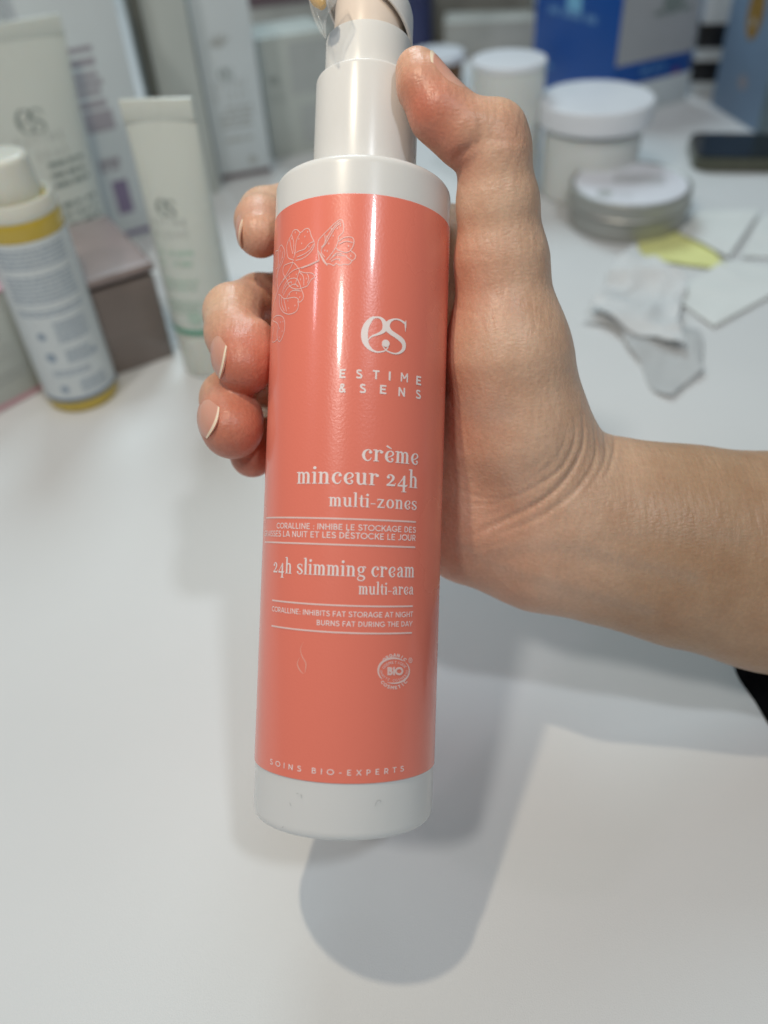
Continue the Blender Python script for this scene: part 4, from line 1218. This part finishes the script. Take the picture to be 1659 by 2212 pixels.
# ------------------------------------------------------------------ jars and tin at the right
def white_cylinder():
    c, r = foot(1085, 436, 146); h = height_at(c, 126)
    root = empty('white_canister', c, facing(c))
    obj('body', lathe(rounded([(0, 0), (r, 0), (r * 1.02, h - .004), (0, h - .004)], .001, 4), 72, False, False), M['jar'], root)
    obj('lid', lathe(rounded([(r * .9, h - .0038), (r * 1.03, h - .0038), (r * 1.03, h), (0, h)], .0010, 4), 72, False, False), M['lid'], root)
    k = Ink(); rr = random.Random(4)
    k.rect(r * .62, h * .40, r * 1.1, h * .44)
    flat_ink(k, 'blue_mark', M['bluep'], root.children[0], curved(r * 1.02))
    k = Ink(); k.rect(r * .55, h * .10, r * 1.15, h * .37); flat_ink(k, 'label', M['greypanel'], root.children[0], curved(r * 1.02))
    tag(root, 'tall narrow white canister with flat lid behind the thumb', 'canister')
white_cylinder()
def big_jar():
    c, r = foot(1260, 452, 205); h = height_at(c, 208); R2 = 247 / 2 * depth(c + np.array([0, 0, h])) / FPX
    root = empty('wide_jar', c, facing(c)); lh = h * .24
    obj('body', lathe(rounded([(0, 0), (r, 0), (r, h - lh - .003), (r * .9, h - lh - .003)], .004, 5), 72, False), M['jar'], root)
    obj('lid', lathe(rounded([(r * .9, h - lh), (R2, h - lh), (R2, h), (0, h)], .0022, 5), 84, False, False), M['lid'], root)
    tag(root, 'wide frosted jar with overhanging white screw lid', 'jar')
big_jar()
def tin():
    c, r = foot(1342, 530, 262); h = height_at(c, 392)
    root = empty('round_tin', c, facing(c)); k = h * .52
    obj('base', lathe(rounded([(0, 0), (r * .975, 0), (r * .975, k), (r * .9, k)], .002, 4), 96, False), M['tin'], root)
    lid = obj('lid', lathe(rounded([(r * .95, k + .0004), (r * 1.02, k + .0004), (r * 1.03, k + .0016), (r * 1.0, k + .003), (r * 1.0, h - .001), (r * .97, h), (r * .93, h - .0010), (0, h - .0010)], .0009, 3), 96, False, False), M['tin'], root)
    obj('paper_disc', lathe([(0, h - .0008), (r * .92, h - .0008)], 64, False, False), M['disc'], lid)
    q = Ink(); rr = random.Random(8)
    for i in range(4): words(q, -.012, .022, .012 - i * .004, .0016, rr)
    q.disc(-.018, .022, .004); q.disc(-.016, -.022, .0055); words(q, -.008, .004, -.024, .0016, rr)
    flat_ink(q, 'disc_print', M['greypale'], lid, lambda x, y, z: (x, y, h - .0006 + z * .3))
    tag(root, 'flat round aluminium tin with white paper disc on its lid', 'tin')
tin()
def lidded_tub():
    c, r = foot(945, 215, 118); h = height_at(c, 112)
    root = empty('lidded_tub', c, facing(c))
    obj('body', lathe(rounded([(0, 0), (r * .9, 0), (r * .95, h * .82), (0, h * .82)], .002, 4), 48, False, False), M['brownbits'], root)
    obj('lid', lathe(rounded([(r * .9, h * .80), (r, h * .82), (r, h), (0, h)], .002, 4), 48, False, False), M['lid'], root)
    tag(root, 'small tub of brown contents with white lid beside the pump', 'tub')
lidded_tub()

# ------------------------------------------------------------------ blue boxes at the top right
def blue_box():
    pc = tab(1312, 262); pr = tab(1478, 216); pl = tab(1150, 218)
    H = height_at(pc, -90); d = pr - pc; e = pl - pc
    rz = math.atan2(d[1], d[0]); wr = np.linalg.norm(d[:2]); wl = .112
    root = empty('blue_display_box', pc, rz)
    b = obj('box', box_me(0, wr, 0, wl, 0, H, .001), M['blue'], root)
    zb0 = height_at(pc, 196)
    f1 = lambda x, y, z: (x, -z - .0002, y)
    f2 = lambda x, y, z: (-z - .0002, x, y)
    obj('white_base', box_me(-.0004, wr + .0006, -.0012, -.0002, -.0, zb0, .0003), M['card'], root)
    k = Ink(); p0, p1 = height_at(pc, 146), height_at(pr, 102)
    k.poly([(wr * .01, p0), (wr * .985, p0 * .5 + p1 * .5 - .002 + (p1 - p0) * .4), (wr * .985, H * .98), (wr * .01, H * .98)])
    flat_ink(k, 'white_panel', M['greypanel'], b, f1)
    rr = random.Random(12); k = Ink(); words(k, wr * .40, wr * .85, height_at((pc + pr) / 2, 32), .0035, rr); k.disc(wr * .62, height_at((pc + pr) / 2, 4), .012, .010)
    flat_ink(k, 'grey_print', M['greyp'], b, lambda x, y, z: (x, -z - .0006, y))
    k = Ink(); words(k, wr * .34, wr * .66, height_at((pc + pr) / 2, 155), .005, rr); flat_ink(k, 'pale_print', M['bluepale'], b, f1)
    k = Ink(); k.disc(wr * .80, height_at(pr, 150), .004, .006); flat_ink(k, 'red_print', M['redp'], b, f1)
    k = Ink(); y = height_at(pl, 5); k.disc(wl * .52, y, .010); k.poly([(wl * .52 - .010, y + .002), (wl * .52 + .010, y + .002), (wl * .52, y + .03)])
    flat_ink(k, 'drop_print', M['skyp'], b, f2)
    k = Ink(); words(k, wl * .25, wl * .82, height_at(pl, 34), .006, rr)
    flat_ink(k, 'pale_blue_print', M['bluepale'], b, f2)
    k = Ink(); k.poly([(wl * .70, height_at(pl, 150)), (wl * .97, height_at(pl, 165)), (wl * .9, height_at(pl, 120))])
    flat_ink(k, 'wing_print', M['bluepale'], b, f2)
    tag(root, 'royal blue display box with grey panel and sky blue drop print', 'box')
blue_box()
def stack():
    z = 0.0; pl, pr = tab(1486, 205), tab(1552, 205)
    lab = ['white carton with a black band, bottom of the stack beside the light blue bag', 'white carton with a black band, top of the stack beside the light blue bag']
    lims = [(177, 132, 120), (104, 52, -60)]
    for i in range(2):
        a = height_at(pl, lims[i][0]); b = height_at(pl, lims[i][1]); t = height_at(pl, lims[i][2])
        wd = np.linalg.norm((pr - pl)[:2])
        root = empty('banded_carton', pl + np.array([0, 0, z]), math.atan2((pr - pl)[1], (pr - pl)[0]))
        obj('box', box_me(0, wd, 0, .06, 0, t - z, .001), M['card'], root)
        obj('black_band', box_me(-.0008, wd + .0008, -.0008, .0608, a - z, b - z, .0004), M['black'], root)
        tag(root, lab[i], 'carton', 'black banded cartons')
        z = t + .0004
stack()
def blue_bag():
    pl, pc = tab(1534, 226), tab(1632, 288)
    d = pc - pl; wd = np.linalg.norm(d[:2]); H = height_at(pl, -120)
    root = empty('light_blue_bag', pl, math.atan2(d[1], d[0]))
    b = obj('front', box_me(0, wd, 0, .12, 0, H, .001), M['bag'], root)
    obj('side', box_me(wd + .0002, wd + .0012, 0, .12, 0, H, .0003), M['bagside'], root)
    k = Ink(); mid = pl * .55 + pc * .45
    y0, y1 = height_at(mid, 84), height_at(mid, -40); cy = (y0 + y1) / 2
    k.disc(wd * .50, cy, .0115, (y1 - y0) / 2, 28); flat_ink(k, 'mustard_oval', M['mustard'], b, front)
    k = Ink(); k.disc(wd * .50, height_at(mid, 46), .0028); flat_ink(k, 'pale_dot', M['greypale'], b, lambda x, y, z: (x, -z - .0005, y))
    k = Ink(); k.disc(wd * .55, height_at(mid, 172), .007, .006); flat_ink(k, 'sand_mark', M['sand'], b, front)
    tag(root, 'light blue paper bag with a mustard oval at the right edge', 'bag')
blue_bag()
def phone():
    a = tab(1497, 372); b = tab(1660, 374); d = b - a; L = .15; wdt = .056
    root = empty('phone', a, math.atan2(d[1], d[0]))
    def slab(x0, y0, x1, y1, z0, z1, r, bev):
        bm = bmesh.new(); pts = []
        for cx, cy, s in ((x1 - r, y1 - r, 0), (x0 + r, y1 - r, 90), (x0 + r, y0 + r, 180), (x1 - r, y0 + r, 270)):
            for k in range(9): pts.append((cx + r * math.cos(R_(s + k * 11.25)), cy + r * math.sin(R_(s + k * 11.25))))
        lo = [bm.verts.new((x, y, z0)) for x, y in pts]; hi = [bm.verts.new((x, y, z1)) for x, y in pts]
        bm.faces.new(list(reversed(lo))); bm.faces.new(hi); n = len(pts)
        for k in range(n): bm.faces.new((lo[k], lo[(k + 1) % n], hi[(k + 1) % n], hi[k]))
        bmesh.ops.bevel(bm, geom=[e for e in bm.edges if abs(e.verts[0].co.z - e.verts[1].co.z) < 1e-6], offset=bev, segments=3, affect='EDGES')
        me = bpy.data.meshes.new('slab'); bm.to_mesh(me); bm.free()
        me.polygons.foreach_set('use_smooth', [True] * len(me.polygons)); me.set_sharp_from_angle(angle=R_(40)); return me
    obj('frame', slab(0, 0, L, wdt, .0, .0105, .009, .002), M['steel'], root)
    obj('screen', slab(.0012, .0012, L - .0012, wdt - .0012, .0107, .0114, .008, .0003), M['glass'], root)
    tag(root, 'black phone lying flat on the table at the right edge', 'phone')
phone()

# ------------------------------------------------------------------ papers
def sheet(name, label, cat, corners, m, amp, seed, thick=.0003, n=44, z0=.0008, freq=28, lift=None):
    """sheet of thin paper over four table points, creased by noise"""
    P = [tab(*q) for q in corners]; root_p = sum(P) / 4; rr = Vector((seed * 3.1, seed * 1.7, seed))
    top, fs = [], []
    for j in range(n + 1):
        for i in range(n + 1):
            s, t = i / n, j / n
            p = (1 - t) * ((1 - s) * P[0] + s * P[1]) + t * ((1 - s) * P[3] + s * P[2])
            q = Vector((p[0] * freq, p[1] * freq, 0)) + rr
            wob = noise.noise(q * .8) * .022 * (amp > .0033)
            hgt = amp * (1 - abs(noise.noise(q)) * 2.2) * .6 + amp * .35 * (1 - abs(noise.noise(q * 2.3 + rr)) * 2)
            hgt = max(0.0, hgt) + z0 + (lift(s, t) if lift else 0)
            top.append(np.array([p[0] + wob, p[1] + wob * .6, hgt]))
    N = (n + 1) ** 2
    vs = [p - root_p for p in top] + [p - root_p - np.array([0, 0, thick]) for p in top]
    for j in range(n):
        for i in range(n):
            a = j * (n + 1) + i; q = (a, a + 1, a + n + 2, a + n + 1)
            fs.append(q); fs.append(tuple(reversed([k + N for k in q])))
    ed = list(range(n + 1)) + [j * (n + 1) + n for j in range(1, n + 1)] + [n * (n + 1) + i for i in range(n - 1, -1, -1)] + [j * (n + 1) for j in range(n - 1, 0, -1)]
    for a, b in zip(ed, ed[1:] + ed[:1]): fs.append((b, a, a + N, b + N))
    me = mesh(vs, fs, True); bm = bmesh.new(); bm.from_mesh(me); bmesh.ops.recalc_face_normals(bm, faces=bm.faces[:]); bm.to_mesh(me); bm.free()
    o = obj(name, me, m); o.location = root_p
    tag(o, label, cat); return o
sheet('yellow_note', 'yellow paper note sticking out from under the white sheet', 'note', [(1364, 560), (1398, 492), (1500, 500), (1575, 590)], M['yellow'], .001, 2, z0=.0012)
sheet('paper_sheet', 'flat white paper sheet over the yellow note beside the tin', 'paper', [(1462, 512), (1490, 466), (1640, 464), (1572, 566)], M['paper'], .0015, 3, z0=.0030, freq=14)
sheet('paper_sheet', 'white paper sheet running off the right edge above the torn wrapper', 'paper', [(1600, 560), (1640, 470), (1790, 455), (1760, 560)], M['paper'], .0015, 4, z0=.0012, freq=20)
sheet('paper_sheet', 'large white folded paper lying in front of the yellow note', 'paper', [(1440, 640), (1570, 565), (1760, 590), (1540, 712)], M['paper'], .0015, 5, z0=.0010, freq=16)
sheet('crumpled_tissue', 'crumpled grey white tissue lying between arm and papers', 'tissue', [(1255, 690), (1385, 540), (1490, 620), (1440, 790)], M['tissue'], .011, 6, n=60, z0=.001, freq=19)
sheet('torn_wrapper', 'torn pale grey wrapper with a pointed end nearest the arm', 'wrapper', [(1262, 700), (1390, 660), (1545, 795), (1500, 838)], M['wrapper'], .0034, 8, n=50, z0=.001, freq=30)

# ------------------------------------------------------------------ far clutter behind the pump
def far_box(name, label, cat, uv0, uv1, th, h, m):
    root, wd = carton(name, label, cat, tab(*uv0), tab(*uv1), th, h, m)
    return root
far_box('grey_cardboard_box', 'mottled grey cardboard box standing far behind the pump', 'box', (880, 95), (1140, 92), .2, .10, M['greyclutter'])
far_box('pale_cardboard_box', 'low pale grey cardboard box in front of the mottled grey one', 'box', (960, 128), (1150, 122), .05, .035, M['clutterlight'])
def navy():
    c, r = foot(905, 115, 60); root = empty('navy_pot', c)
    obj('body', lathe(rounded([(0, 0), (r, 0), (r * .95, .05), (0, .05)], .003, 4), 40, False, False), M['navy'], root)
    obj('lid', lathe(rounded([(r * .8, .0502), (r * 1.02, .0502), (r * 1.02, .062), (0, .062)], .002, 4), 40, False, False), M['navy'], root)
    tag(root, 'small navy pot half hidden behind the pump head', 'pot')
navy()
